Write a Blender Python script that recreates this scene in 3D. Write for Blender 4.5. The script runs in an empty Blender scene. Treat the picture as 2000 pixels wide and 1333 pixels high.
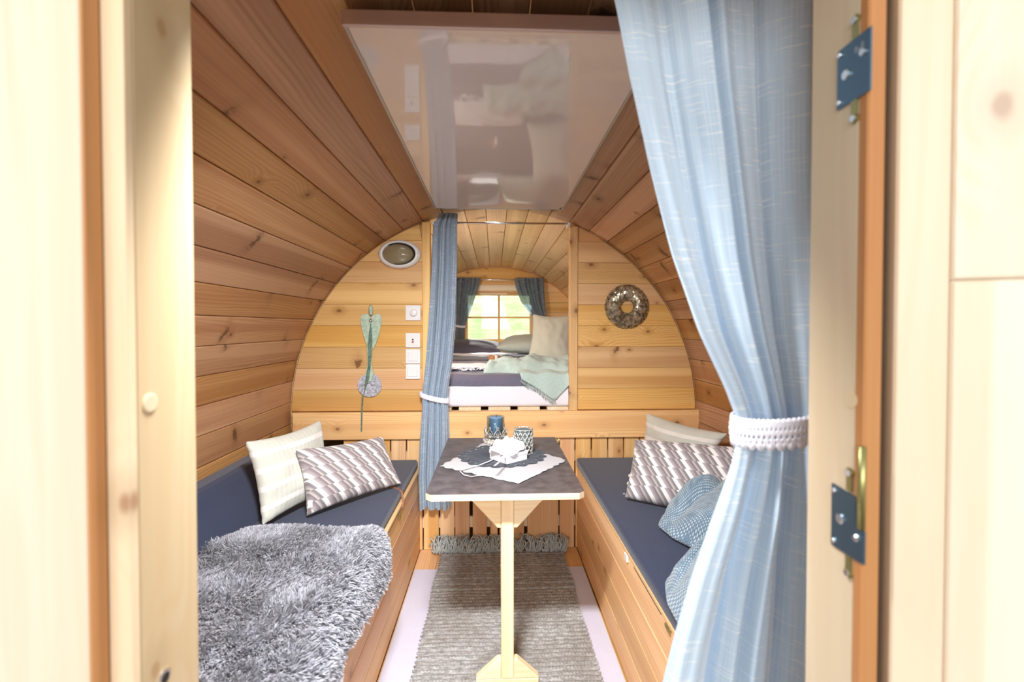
import bpy, bmesh, math, random
import numpy as np
from mathutils import Vector, Matrix, noise as mnoise
random.seed(7); np.random.seed(7)
sc = bpy.context.scene
C = sc.collection
pi = math.pi

# ------------------------------------------------------------------ camera
F = 889.0                                   # focal length in pixels of a 2000 px wide frame
EYE = Vector((0, 0, 1.21))
YAW = math.atan(35 / F); PITCH = math.atan(16 / F)
cam = bpy.data.cameras.new('camera'); camo = bpy.data.objects.new('camera', cam); C.objects.link(camo)
cam.sensor_width = 36; cam.lens = 36 * F / 2000; cam.shift_y = -12.5 / 2000
cam.clip_start = .02; cam.clip_end = 200
camo.location = EYE; camo.rotation_euler = (pi / 2 - PITCH, 0, -YAW)
cam.dof.use_dof = True; cam.dof.focus_distance = 2.0; cam.dof.aperture_fstop = 2.9
sc.camera = camo
# ------------------------------------------------------------------ sky, lights, exposure
W = bpy.data.worlds.new('overcast_sky'); sc.world = W; W.use_nodes = True
bg = W.node_tree.nodes['Background']; bg.inputs[0].default_value = (.93, .965, 1, 1); bg.inputs[1].default_value = .5
def area(name, loc, rot, sx, sy, watts, col=(1, 1, 1)):
    l = bpy.data.lights.new(name, 'AREA'); l.shape = 'RECTANGLE'; l.size = sx; l.size_y = sy; l.energy = watts; l.color = col
    o = bpy.data.objects.new(name, l); C.objects.link(o); o.location = loc; o.rotation_euler = rot; return o
sun = bpy.data.lights.new('sun', 'SUN'); sun.energy = 11.0; sun.angle = math.radians(4); sun.color = (1, .96, .9)
suno = bpy.data.objects.new('sun', sun); C.objects.link(suno); suno.rotation_euler = (math.radians(-55), 0, math.radians(6))     # from beyond the small window
area('terrace_daylight', (.0, -5.5, 2.6), (math.radians(80), 0, 0), 8.0, 3.0, 385, (1, .99, .975))                               # bright open side the doorway faces
area('fill_over_door', (-.16, .645, 1.71), (math.radians(34), 0, 0), .26, .08, 22, (.97, .98, 1)).data.spread = math.radians(125)                                    # unseen fill light added above the door to brighten the interior
D_ALC = 2.53
area('fill_in_bed_alcove', (-.74, D_ALC + .03, 1.30), (math.radians(92), 0, math.radians(-22)), .22, .15, 10, (1, .98, .96))             # unseen fill light added behind the cross wall to brighten the bed
vs = sc.view_settings
vs.view_transform = 'Standard'; vs.look = 'None'; vs.exposure = .25; vs.gamma = 1; vs.use_curve_mapping = False

# ------------------------------------------------------------------ geometry helpers
_R = Matrix.Rotation(-YAW, 3, 'Z') @ Matrix.Rotation(pi / 2 - PITCH, 3, 'X')
def ray(px, py): return _R @ Vector(((px - 1000) / F, (654 - py) / F, -1))
def at(px, py, Y):
    d = ray(px, py); return EYE + d * (Y / d.y)
def on(px, py, z):
    d = ray(px, py); return EYE + d * ((z - EYE.z) / d.z)
def tag(o, label=None, cat=None, group=None, kind=None):
    for k, v in (('label', label), ('category', cat), ('group', group), ('kind', kind)):
        if v: o[k] = v
    return o
def empty(name, loc, label=None, cat=None, group=None, kind=None):
    o = bpy.data.objects.new(name, None); C.objects.link(o); o.location = loc; o.empty_display_size = .05
    return tag(o, label, cat, group, kind)
def link(name, me, parent=None, loc=None):
    o = bpy.data.objects.new(name, me); C.objects.link(o)
    if loc is not None: o.location = loc
    if parent is not None:
        o.parent = parent
        pl = Vector(parent.location) if parent.parent is None else Vector(parent.location) + Vector(parent.parent.location)
        if loc is not None: o.location = Vector(loc) - pl
        else: o.location = -pl
    return o
def mesh(name, V, Fs, mat, parent=None, loc=None, uv=None, smooth=False):
    """V in world space; loc = world origin of the object (vertices are stored relative to it)"""
    V = [Vector(v) for v in V]
    if loc is None:
        lo = Vector((min(v.x for v in V), min(v.y for v in V), min(v.z for v in V))); hi = Vector((max(v.x for v in V), max(v.y for v in V), max(v.z for v in V)))
        loc = Vector(((lo.x + hi.x) / 2, (lo.y + hi.y) / 2, lo.z))
    loc = Vector(loc)
    me = bpy.data.meshes.new(name)
    me.from_pydata([tuple(v - loc) for v in V], [], Fs)
    if uv is not None:
        L = me.uv_layers.new(name='UVMap')
        idx = np.empty(len(me.loops), dtype=np.int32); me.loops.foreach_get('vertex_index', idx)
        L.data.foreach_set('uv', np.array(uv, dtype=np.float32)[idx].ravel())
    if smooth: me.polygons.foreach_set('use_smooth', [True] * len(me.polygons))
    if mat: me.materials.append(mat)
    me.update()
    return link(name, me, parent, loc)
def fix_normals(o):
    bm = bmesh.new(); bm.from_mesh(o.data); bmesh.ops.recalc_face_normals(bm, faces=bm.faces); bm.to_mesh(o.data); bm.free(); return o
def board(name, parent, o, G, A, poly, th, mat, ch=.002):
    """wooden board: polygon in (grain, across) metres around point o, front face towards G x A, chamfered front edge"""
    o = Vector(o); G = Vector(G).normalized(); A = Vector(A).normalized(); N = G.cross(A)
    n = len(poly); P = [Vector((p[0], p[1])) for p in poly]
    area2 = sum(P[i].x * P[(i + 1) % n].y - P[(i + 1) % n].x * P[i].y for i in range(n))
    if area2 < 0: P.reverse()
    ins = []
    for i in range(n):
        a, b, c = P[i - 1], P[i], P[(i + 1) % n]
        e1 = (b - a).normalized(); e2 = (c - b).normalized()
        n1 = Vector((-e1.y, e1.x)); n2 = Vector((-e2.y, e2.x)); m = n1 + n2
        if m.length < 1e-6: m = n1
        m.normalize(); ins.append(b + m * (ch / max(.35, m.dot(n1))))
    V = [o + G * p.x + A * p.y for p in ins] + [o + G * p.x + A * p.y - N * ch for p in P] + [o + G * p.x + A * p.y - N * th for p in P]
    Fs = [list(range(n)), list(range(3 * n - 1, 2 * n - 1, -1))]
    for k in (0, 1):
        for i in range(n):
            j = (i + 1) % n; Fs.append([k * n + j, k * n + i, (k + 1) * n + i, (k + 1) * n + j])
    ou, ov = random.uniform(0, 3), random.uniform(0, 3)
    uv = [(v.dot(G) + ou, v.dot(A) + v.dot(N) + ov) for v in V]
    c = Vector(o)
    return mesh(name, V, Fs, mat, parent, c, uv)
def rect(l, w): return [(-l / 2, -w / 2), (l / 2, -w / 2), (l / 2, w / 2), (-l / 2, w / 2)]
def box(name, parent, lo, hi, mat, bev=.003, seg=2, grain=None, smooth=False, rotz=0):
    lo = Vector(lo); hi = Vector(hi); c = (lo + hi) / 2; s = hi - lo
    bm = bmesh.new(); bmesh.ops.create_cube(bm, size=1)
    for v in bm.verts: v.co = Vector((v.co.x * s.x, v.co.y * s.y, v.co.z * s.z))
    if bev > 0: bmesh.ops.bevel(bm, geom=list(bm.edges), offset=min(bev, min(s) * .49), segments=seg, profile=.5, affect='EDGES')
    if rotz: bmesh.ops.rotate(bm, verts=bm.verts, cent=(0, 0, 0), matrix=Matrix.Rotation(rotz, 3, 'Z'))
    uvl = bm.loops.layers.uv.new('UVMap')
    g = grain if grain is not None else max(range(3), key=lambda i: s[i]); oth = [i for i in range(3) if i != g]
    ou, ov = random.uniform(0, 3), random.uniform(0, 3)
    for f in bm.faces:
        f.smooth = smooth
        for lp in f.loops: lp[uvl].uv = (lp.vert.co[g] + ou, lp.vert.co[oth[0]] + lp.vert.co[oth[1]] + ov)
    me = bpy.data.meshes.new(name); bm.to_mesh(me); bm.free(); me.materials.append(mat)
    return link(name, me, parent, c)
def tube(name, parent, pts, r, mat, seg=8, closed=False, r1=None):
    V, Fs = tube_vf(pts, r, seg, closed, r1)
    return fix_normals(mesh(name, V, Fs, mat, parent, smooth=True))
def tube_vf(pts, r, seg=8, closed=False, r1=None, base=0):
    pts = [Vector(p) for p in pts]; n = len(pts); V = []; Fs = []
    up = Vector((0, 0, 1))
    for i, p in enumerate(pts):
        a = pts[i - 1] if (closed or i > 0) else pts[i]; b = pts[(i + 1) % n] if (closed or i < n - 1) else pts[i]
        t = (b - a).normalized()
        x = t.cross(up)
        if x.length < .05: x = t.cross(Vector((1, 0, 0)))
        x.normalize(); y = x.cross(t)
        rr = r if r1 is None else r + (r1 - r) * i / (n - 1)
        for k in range(seg):
            q = 2 * pi * k / seg; V.append(p + x * (rr * math.cos(q)) + y * (rr * math.sin(q)))
    for i in range(n if closed else n - 1):
        j = (i + 1) % n
        for k in range(seg):
            m = (k + 1) % seg; Fs.append([base + i * seg + k, base + i * seg + m, base + j * seg + m, base + j * seg + k])
    if not closed:
        Fs.append([base + k for k in range(seg)][::-1]); Fs.append([base + (n - 1) * seg + k for k in range(seg)])
    return V, Fs
def lathe(name, parent, c, prof, mat, seg=32, sy=1, axis='Z', smooth=True, caps=True):
    """prof: (r, h) pairs. axis Z: h goes up; axis Y: h goes towards the viewer (-Y)"""
    c = Vector(c); V = []; Fs = []
    for r, h in prof:
        for k in range(seg):
            q = 2 * pi * k / seg
            V.append(c + (Vector((r * math.cos(q), r * math.sin(q) * sy, h)) if axis == 'Z' else Vector((r * math.cos(q), -h, r * math.sin(q) * sy))))
    for i in range(len(prof) - 1):
        for k in range(seg):
            m = (k + 1) % seg; Fs.append([i * seg + k, i * seg + m, (i + 1) * seg + m, (i + 1) * seg + k])
    if caps and prof[0][0] > 1e-4: Fs.append(list(range(seg))[::-1])
    if caps and prof[-1][0] > 1e-4: Fs.append([(len(prof) - 1) * seg + k for k in range(seg)])
    o = mesh(name, V, Fs, mat, parent, c, [(0, 0)] * len(V), smooth)
    bm = bmesh.new(); bm.from_mesh(o.data); bmesh.ops.remove_doubles(bm, verts=bm.verts, dist=1e-6); bmesh.ops.recalc_face_normals(bm, faces=bm.faces); bm.to_mesh(o.data); bm.free()
    return o
def grid_mesh(name, parent, P, mat, uv=None, smooth=True, loc=None, skip=None, flip=False):
    """P[i][j] grid of points"""
    ni, nj = len(P), len(P[0]); V = [p for r in P for p in r]
    Fs = []
    for i in range(ni - 1):
        for j in range(nj - 1):
            if skip and skip(i, j): continue
            q = [i * nj + j, i * nj + j + 1, (i + 1) * nj + j + 1, (i + 1) * nj + j]
            Fs.append(q[::-1] if flip else q)
    U = None if uv is None else [p for r in uv for p in r]
    return mesh(name, V, Fs, mat, parent, loc, U, smooth)
def solid(o, t):
    m = o.modifiers.new('thickness', 'SOLIDIFY'); m.thickness = t; m.offset = 0; return o
def nz(x, y, z=0): return mnoise.noise(Vector((x, y, z)))

# ------------------------------------------------------------------ materials
class NT:
    def __init__(s, name):
        s.m = bpy.data.materials.new(name); s.m.use_nodes = True; s.t = s.m.node_tree
        s.b = s.t.nodes['Principled BSDF']; s.out = s.t.nodes['Material Output']
    def n(s, typ, **kw):
        nd = s.t.nodes.new(typ)
        for k, v in kw.items(): setattr(nd, k, v)
        return nd
    def put(s, sock, v):
        if isinstance(v, bpy.types.NodeSocket): s.t.links.new(v, sock)
        elif v is not None:
            if sock.type == 'RGBA' and len(v) == 3: v = (*v, 1)
            sock.default_value = v
    def math(s, op, a, b=None, c=None, clamp=False):
        nd = s.n('ShaderNodeMath', operation=op, use_clamp=clamp)
        for i, v in enumerate((a, b, c)):
            if v is not None: s.put(nd.inputs[i], v)
        return nd.outputs[0]
    def vmul(s, a, v):
        nd = s.n('ShaderNodeVectorMath', operation='MULTIPLY'); s.put(nd.inputs[0], a); nd.inputs[1].default_value = v; return nd.outputs[0]
    def vadd(s, a, b):
        nd = s.n('ShaderNodeVectorMath', operation='ADD'); s.put(nd.inputs[0], a); s.put(nd.inputs[1], b); return nd.outputs[0]
    def noise(s, vec, scale=1, detail=2, rough=.5, dist=0):
        nd = s.n('ShaderNodeTexNoise'); s.put(nd.inputs['Vector'], vec); nd.inputs['Scale'].default_value = scale
        nd.inputs['Detail'].default_value = detail; nd.inputs['Roughness'].default_value = rough; nd.inputs['Distortion'].default_value = dist
        return nd.outputs[0]
    def vor(s, vec, scale=1):
        nd = s.n('ShaderNodeTexVoronoi', voronoi_dimensions='2D'); s.put(nd.inputs['Vector'], vec); nd.inputs['Scale'].default_value = scale
        return nd.outputs['Distance'], nd.outputs['Color']
    def mr(s, v, a, b, c=0, d=1, smooth=True):
        nd = s.n('ShaderNodeMapRange'); nd.interpolation_type = 'SMOOTHSTEP' if smooth else 'LINEAR'
        s.put(nd.inputs[0], v)
        for i, x in enumerate((a, b, c, d)): s.put(nd.inputs[i + 1], x)
        return nd.outputs[0]
    def mix(s, f, a, b, blend='MIX'):
        nd = s.n('ShaderNodeMix', data_type='RGBA', blend_type=blend)
        s.put(nd.inputs[0], f); s.put(nd.inputs[6], a); s.put(nd.inputs[7], b); return nd.outputs[2]
    def sep(s, v):
        nd = s.n('ShaderNodeSeparateXYZ'); s.put(nd.inputs[0], v); return nd.outputs
    def ramp(s, f, stops, const=False):
        nd = s.n('ShaderNodeValToRGB'); s.put(nd.inputs[0], f); e = nd.color_ramp.elements
        if const: nd.color_ramp.interpolation = 'CONSTANT'
        while len(e) < len(stops): e.new(.5)
        for k, (p, c) in zip(e, stops): k.position = p; k.color = (*c, 1)
        return nd.outputs[0]
    def bump(s, h, st=.2, d=.002):
        nd = s.n('ShaderNodeBump'); nd.inputs['Strength'].default_value = st; nd.inputs['Distance'].default_value = d
        s.put(nd.inputs['Height'], h); s.put(s.b.inputs['Normal'], nd.outputs[0]); return nd.outputs[0]
    def set(s, **kw):
        for k, v in kw.items(): s.put(s.b.inputs[k.replace('_', ' ')], v)
        return s
    def uv(s): return s.n('ShaderNodeTexCoord').outputs['UV']
    def ob(s): return s.n('ShaderNodeTexCoord').outputs['Object']
def srgb(r, g, b): return tuple(((c / 255) / 12.92 if c / 255 <= .04045 else ((c / 255 + .055) / 1.055) ** 2.4) for c in (r, g, b))

def wood(name, light, mid, dark, thr=.72, spike=0., rough=.45, vary=.25, ring=520, hue=.0, knot=1., kcol=None):
    n = NT(name); oi = n.n('ShaderNodeObjectInfo').outputs['Random']
    cb = n.n('ShaderNodeCombineXYZ')
    for i, k in enumerate((37.1, 91.7, 13.3)): n.put(cb.inputs[i], n.math('MULTIPLY', oi, k))
    vec = n.vadd(n.uv(), cb.outputs[0])
    big = n.noise(n.vmul(vec, (1.1, 8, 1)), 1, 2)
    d, col = n.vor(n.vmul(vec, (4.2, 6.5, 1)))
    pres = n.math('GREATER_THAN', n.sep(col)[0], thr)
    size = n.mr(n.sep(col)[1], 0, 1, .55, 1.25, False)
    dd = n.math('DIVIDE', n.math('ADD', d, n.math('MULTIPLY', n.noise(vec, 60, 1), .03)), size)
    fall = n.math('MULTIPLY', n.mr(dd, .02, .5, 1, 0), pres)
    v = n.sep(vec)[1]
    ph = n.math('ADD', n.math('ADD', n.math('MULTIPLY', v, ring), n.math('MULTIPLY', big, 44)), n.math('MULTIPLY', fall, 16))
    rg = n.mr(n.math('SINE', ph), -1, 1, 0, 1)
    rg = n.math('POWER', rg, 1.6)
    fine = n.noise(n.vmul(vec, (5, 260, 1)), 1, 3, .6)
    mid_g = n.noise(n.vmul(vec, (1.6, 85, 1)), 1, 3, .65)
    rmask = n.mr(n.noise(n.vmul(vec, (.9, 14, 1)), 1, 1), .35, .65, .08, .42)
    fac = n.math('ADD', n.math('MULTIPLY', rg, rmask), n.math('ADD', n.math('MULTIPLY', n.math('SUBTRACT', fine, .35), .45), n.math('MULTIPLY', n.math('SUBTRACT', mid_g, .28), .9)), clamp=True)
    c = n.mix(fac, light, mid)
    band = n.mr(n.noise(n.vmul(vec, (.35, 11, 1)), 1, 1), .47, .62, 0, .55)
    c = n.mix(band, c, mid)
    sap = n.mr(n.noise(n.vmul(n.vadd(vec, (7.7, 3.1, 0)), (.25, 9, 1)), 1, 1), .58, .66, 0, .65)
    c = n.mix(sap, c, tuple(min(1, a * 1.12 + .02) for a in light))
    halo = n.math('MULTIPLY', n.mr(dd, .06, .24, .6 * knot, 0), pres)
    kc = kcol or tuple(a * .7 + b * .3 for a, b in zip(dark, mid))
    c = n.mix(halo, c, tuple(a * .75 for a in mid))
    c = n.mix(n.math('MULTIPLY', n.mr(dd, .035, .085, .95 * knot, 0), pres), c, kc)
    if spike:
        wv = n.vadd(n.vmul(vec, (6, 2.3, 1)), n.vmul(n.noise(vec, 14, 2), (.5, .0, 0)))
        sk = n.n('ShaderNodeVectorRotate'); sk.rotation_type = 'Z_AXIS'; n.put(sk.inputs[0], wv); sk.inputs['Angle'].default_value = .22
        d2, c2 = n.vor(sk.outputs[0])
        p2 = n.math('GREATER_THAN', n.sep(c2)[0], 1 - spike)
        wd = n.mr(n.noise(vec, 90, 2), .3, .7, .06, .15)
        c = n.mix(n.math('MULTIPLY', n.mr(d2, .025, wd, .92, 0), p2), c, dark)
        c = n.mix(n.math('MULTIPLY', n.mr(d2, .05, .3, .35, 0), p2), c, tuple(a * .7 for a in mid))
    r2 = n.math('FRACT', n.math('MULTIPLY', oi, 7.13)); r3 = n.math('FRACT', n.math('MULTIPLY', oi, 17.77))
    hsv = n.n('ShaderNodeHueSaturation'); n.put(hsv.inputs['Color'], c)
    n.put(hsv.inputs['Value'], n.mr(r2, 0, 1, 1 - vary, 1 + vary * .6, False)); n.put(hsv.inputs['Saturation'], n.mr(r3, 0, 1, .9, 1.1, False))
    n.put(hsv.inputs['Hue'], n.mr(r3, 0, 1, .5 - hue, .5 + hue * .4, False))
    n.set(Base_Color=hsv.outputs[0], Roughness=rough)
    n.b.inputs['Specular IOR Level'].default_value = .35
    n.bump(fine, .12, .0015)
    return n.m
M = {}
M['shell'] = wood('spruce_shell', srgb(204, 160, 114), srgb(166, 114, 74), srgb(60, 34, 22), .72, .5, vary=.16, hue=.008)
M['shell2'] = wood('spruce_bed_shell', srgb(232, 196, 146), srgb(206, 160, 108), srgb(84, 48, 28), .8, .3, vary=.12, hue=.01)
M['wall'] = wood('pine_partition', srgb(240, 200, 134), srgb(216, 160, 94), srgb(92, 48, 24), .5, .07, vary=.2, hue=.006)
M['bench'] = wood('pine_bench', srgb(240, 200, 148), srgb(216, 160, 104), srgb(120, 68, 38), .66, .05, vary=.1, hue=.008)
M['pale'] = wood('pale_spruce', srgb(244, 222, 186), srgb(234, 202, 158), srgb(150, 92, 55), .72, 0, vary=.06, ring=330)
M['frame'] = wood('door_frame_spruce', srgb(240, 226, 204), srgb(236, 212, 182), srgb(140, 84, 52), .78, 0, vary=.05, ring=200, knot=.6)
M['jamb'] = wood('jamb_spruce', srgb(214, 196, 164), srgb(206, 182, 144), srgb(150, 92, 55), .93, 0, vary=.06, ring=240, knot=.6)
M['ledge'] = wood('orange_spruce', srgb(196, 146, 102), srgb(174, 118, 76), srgb(110, 60, 32), .85, 0, vary=.05, ring=260)
M['dark'] = NT('recess_shade').set(Base_Color=(.02, .015, .012), Roughness=.9).m  # near-black colour for the shade inside the lid slots and latch hole
def plain(name, col, rough=.5, metal=0., spec=.5, **kw):
    n = NT(name).set(Base_Color=col, Roughness=rough, Metallic=metal); n.b.inputs['Specular IOR Level'].default_value = spec
    n.set(**kw); return n.m
def cloth(name, col, col2=None, scale=900, bump=.3, rough=.85, sheen=.2, trans=0., uvs=False, soft=6):
    n = NT(name); vec = n.uv() if uvs else n.ob()
    w = n.noise(vec, scale, 2); big = n.noise(vec, soft, 2)
    c = n.mix(n.mr(w, .35, .65), col, col2 or tuple(a * .8 for a in col))
    c = n.mix(n.mr(big, .3, .7, 0, .25), c, tuple(a * .85 for a in col))
    n.set(Base_Color=c, Roughness=rough); n.b.inputs['Sheen Weight'].default_value = sheen; n.b.inputs['Specular IOR Level'].default_value = .2
    n.bump(w, bump, .001)
    if trans:
        tr = n.n('ShaderNodeBsdfTranslucent'); n.put(tr.inputs[0], c); mx = n.n('ShaderNodeMixShader'); mx.inputs[0].default_value = trans
        n.t.links.new(n.b.outputs[0], mx.inputs[1]); n.t.links.new(tr.outputs[0], mx.inputs[2]); n.t.links.new(mx.outputs[0], n.out.inputs[0])
    return n.m
def slub(name, col, col2, trans=.25, sheer=0.):
    """slubby linen: uv in metres"""
    n = NT(name); vec = n.uv()
    hor = n.noise(n.vmul(vec, (9, 330, 1)), 1, 2, .5); msk = n.noise(n.vmul(vec, (7, 26, 1)), 1, 2)
    ver = n.noise(n.vmul(vec, (260, 5, 1)), 1, 2)
    fine = n.noise(n.vmul(vec, (1500, 1500, 1)), 1, 1)
    f = n.math('MULTIPLY', n.mr(hor, .56, .68), n.mr(msk, .36, .54))
    c = n.mix(n.mr(ver, .35, .68, 0, .45), col, col2)
    c = n.mix(f, c, tuple(a * .6 + .4 * b for a, b in zip(col2, (.9, .95, 1))))
    c = n.mix(n.mr(fine, .3, .7, 0, .18), c, tuple(a * .8 for a in col))
    n.set(Base_Color=c, Roughness=.9); n.b.inputs['Specular IOR Level'].default_value = .15; n.b.inputs['Sheen Weight'].default_value = .15
    n.bump(n.math('ADD', hor, ver), .15, .001)
    tr = n.n('ShaderNodeBsdfTranslucent'); n.put(tr.inputs[0], c); mx = n.n('ShaderNodeMixShader'); mx.inputs[0].default_value = trans
    n.t.links.new(n.b.outputs[0], mx.inputs[1]); n.t.links.new(tr.outputs[0], mx.inputs[2])
    last = mx.outputs[0]
    if sheer:
        tp = n.n('ShaderNodeBsdfTransparent'); m2 = n.n('ShaderNodeMixShader'); m2.inputs[0].default_value = sheer
        n.t.links.new(last, m2.inputs[1]); n.t.links.new(tp.outputs[0], m2.inputs[2]); last = m2.outputs[0]
    n.t.links.new(last, n.out.inputs[0]); return n.m
M['curtain'] = slub('light_blue_linen', srgb(196, 220, 242), srgb(234, 245, 253), .32)
M['curtain2'] = slub('grey_blue_linen', srgb(164, 184, 204), srgb(200, 216, 230), .25)
M['curtain3'] = slub('sheer_blue_linen', srgb(120, 142, 160), srgb(160, 180, 194), .5, .12)
M['navy'] = cloth('navy_upholstery', srgb(56, 64, 88), srgb(42, 48, 68), 700, .35)
M['lace'] = cloth('white_lace', srgb(238, 236, 244), srgb(220, 218, 230), 500, .4)
M['white_cloth'] = cloth('white_cotton', srgb(240, 238, 244), srgb(232, 230, 238), 600, .2)
M['mat'] = cloth('pale_lilac_mat', srgb(208, 206, 222), srgb(198, 196, 214), 400, .2, soft=12)
M['table_cloth'] = cloth('off_white_linen', srgb(194, 190, 192), srgb(176, 173, 176), 800, .35)
M['doily'] = cloth('dark_grey_crochet', srgb(62, 68, 80), srgb(40, 45, 54), 350, .6)
M['duvet'] = cloth('grey_violet_bedding', srgb(122, 118, 134), srgb(100, 97, 114), 500, .3)
M['grey_pillow'] = cloth('charcoal_pillow', srgb(96, 92, 104), srgb(80, 77, 88), 500, .3)
M['sage'] = cloth('sage_linen', srgb(190, 188, 170), srgb(174, 172, 156), 600, .3)
M['palegreen'] = cloth('pale_green_pillow', srgb(206, 214, 200), srgb(190, 200, 188), 600, .3)
M['mint'] = cloth('mint_wool', srgb(196, 212, 204), srgb(172, 194, 186), 260, .7)
M['white_plastic'] = plain('white_plastic', srgb(238, 236, 234), .3)
M['chrome'] = plain('polished_steel', (.75, .75, .75), .2, 1.)
M['zinc'] = plain('blued_zinc', srgb(96, 120, 138), .35, .9)
M['brass'] = plain('yellow_zinc', srgb(170, 165, 110), .35, .9)
M['alu'] = plain('rosy_aluminium', srgb(200, 178, 172), .38, .55)
M['alu2'] = plain('grey_aluminium', srgb(170, 170, 172), .3, .8)
M['glass_white'] = plain('white_glass', srgb(222, 213, 207), .04, 0, .8)
M['ply'] = plain('plywood_edge', srgb(222, 184, 136), .55)
M['wick'] = plain('wick', (.02, .02, .02), .9)

# table top laminate
n = NT('anthracite_laminate'); w = n.noise(n.ob(), 22, 4, .6)
n.set(Base_Color=n.mix(n.mr(w, .3, .7), srgb(70, 64, 66), srgb(96, 88, 88)), Roughness=.42); n.bump(n.noise(n.ob(), 300, 2), .06, .001); M['laminate'] = n.m
# cream pillow with white bands
n = NT('striped_cream_cotton'); v = n.sep(n.uv())[1]
t = n.math('FRACT', n.math('MULTIPLY', v, 5.2)); wv = n.noise(n.vmul(n.uv(), (300, 300, 1)), 1, 2)
fb = n.math('MULTIPLY', n.mr(t, .60, .66), n.mr(t, .90, .96, 1, 0))
rib = n.math('SINE', n.math('MULTIPLY', n.sep(n.uv())[0], 300))
c = n.mix(fb, srgb(204, 204, 192), srgb(238, 232, 226)); c = n.mix(n.mr(wv, .3, .7, 0, .3), c, srgb(190, 190, 180))
n.set(Base_Color=c, Roughness=.9); n.b.inputs['Sheen Weight'].default_value = .2; n.bump(n.math('ADD', wv, n.math('MULTIPLY', n.math('ADD', rib, fb), .4)), .35, .002); M['cream'] = n.m
# pillow with slanted grey blocks
n = NT('slanted_block_print'); s = n.sep(n.uv())
vr = n.math('MULTIPLY', s[1], 5.5); row = n.math('FLOOR', vr); fr = n.math('FRACT', vr)
pr = n.math('FRACT', n.math('ADD', n.math('SUBTRACT', n.math('MULTIPLY', s[0], 3.3), n.math('MULTIPLY', fr, -.5)), n.math('MULTIPLY', row, .33)))
ck = n.ramp(pr, [(0, srgb(236, 232, 230)), (.26, srgb(232, 228, 227)), (.27, srgb(168, 160, 160)), (.40, srgb(150, 138, 140)), (.56, srgb(112, 98, 104)), (.66, srgb(98, 88, 94)), (.67, srgb(186, 178, 174)), (.78, srgb(160, 150, 146)), (.86, srgb(104, 98, 102)), (.99, srgb(120, 112, 114))])
wv = n.noise(n.vmul(n.uv(), (400, 400, 1)), 1, 2)
ck = n.mix(n.mr(wv, .3, .7, 0, .25), ck, srgb(214, 208, 206))
n.set(Base_Color=ck, Roughness=.9); n.b.inputs['Sheen Weight'].default_value = .2; n.bump(wv, .3, .001); M['blocks'] = n.m
# knitted throw: white stitches on blue
n = NT('blue_knit'); s = n.sep(n.uv())
st = n.math('MULTIPLY', n.math('ABSOLUTE', n.math('SINE', n.math('ADD', n.math('MULTIPLY', s[0], 420), n.math('MULTIPLY', n.math('FLOOR', n.math('MULTIPLY', s[1], 155.97)), 1.57)))), n.math('ABSOLUTE', n.math('SINE', n.math('MULTIPLY', s[1], 490))))
big = n.noise(n.uv(), 40, 2)
c = n.mix(n.math('MULTIPLY', n.mr(st, .35, .8), n.mr(big, .25, .6)), srgb(100, 122, 140), srgb(186, 200, 206))
n.set(Base_Color=c, Roughness=.95); n.b.inputs['Sheen Weight'].default_value = .3; n.bump(st, .6, .003); M['knit'] = n.m
# fur: darker at the root, pale at the tip
n = NT('grey_sheepskin_wool'); s = n.sep(n.uv()); oi = n.noise(n.ob(), 16, 3)
c = n.mix(n.mr(s[1], 0, .9), srgb(170, 170, 178), srgb(190, 191, 199)); c = n.mix(n.mr(oi, .35, .65, 0, .4), c, srgb(166, 164, 170))
n.set(Base_Color=c, Roughness=.6); n.b.inputs['Sheen Weight'].default_value = .3; n.b.inputs['Specular IOR Level'].default_value = .3; M['fur'] = n.m
M['hide'] = plain('sheep_hide', srgb(150, 146, 150), .9)
# rug yarn
n = NT('grey_wool_yarn'); a = n.noise(n.vmul(n.ob(), (40, 160, 1)), 1, 3); b = n.noise(n.ob(), 5, 2); g = n.noise(n.ob(), 500, 2)
c = n.mix(n.mr(a, .3, .7), srgb(134, 132, 128), srgb(186, 186, 184)); c = n.mix(n.mr(b, .4, .65, 0, .45), c, srgb(124, 114, 106)); c = n.mix(n.mr(g, .4, .7, 0, .5), c, srgb(104, 103, 100))
n.set(Base_Color=c, Roughness=.95); n.bump(g, .5, .002); M['rug'] = n.m
M['fringe'] = cloth('grey_green_fringe', srgb(196, 202, 198), srgb(146, 154, 154), 200, .4)
# glass
def glassmat(name, tint, fac=.1, rough=.02):
    n = NT(name); g = n.n('ShaderNodeBsdfGlossy'); g.inputs['Roughness'].default_value = rough; t = n.n('ShaderNodeBsdfTransparent'); n.put(t.inputs[0], tint)
    fr = n.n('ShaderNodeLayerWeight'); fr.inputs[0].default_value = .25; mx = n.n('ShaderNodeMixShader'); n.put(mx.inputs[0], n.mr(fr.outputs['Facing'], 0, 1, .05, .55, False))
    n.t.links.new(t.outputs[0], mx.inputs[1]); n.t.links.new(g.outputs[0], mx.inputs[2]); n.t.links.new(mx.outputs[0], n.out.inputs[0]); return n.m
M['pane'] = glassmat('window_glass', (.96, .98, .97))
M['clear'] = glassmat('holder_glass', (.82, .88, .9))
# ribbed lamp glass
n = NT('smoky_ribbed_glass'); z = n.sep(n.ob())[2]
rb = n.math('SINE', n.math('MULTIPLY', z, 1400)); n.set(Base_Color=srgb(150, 136, 104), Roughness=.22); n.b.inputs['Coat Weight'].default_value = .5; n.bump(rb, .4, .002); M['lampglass'] = n.m
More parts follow.
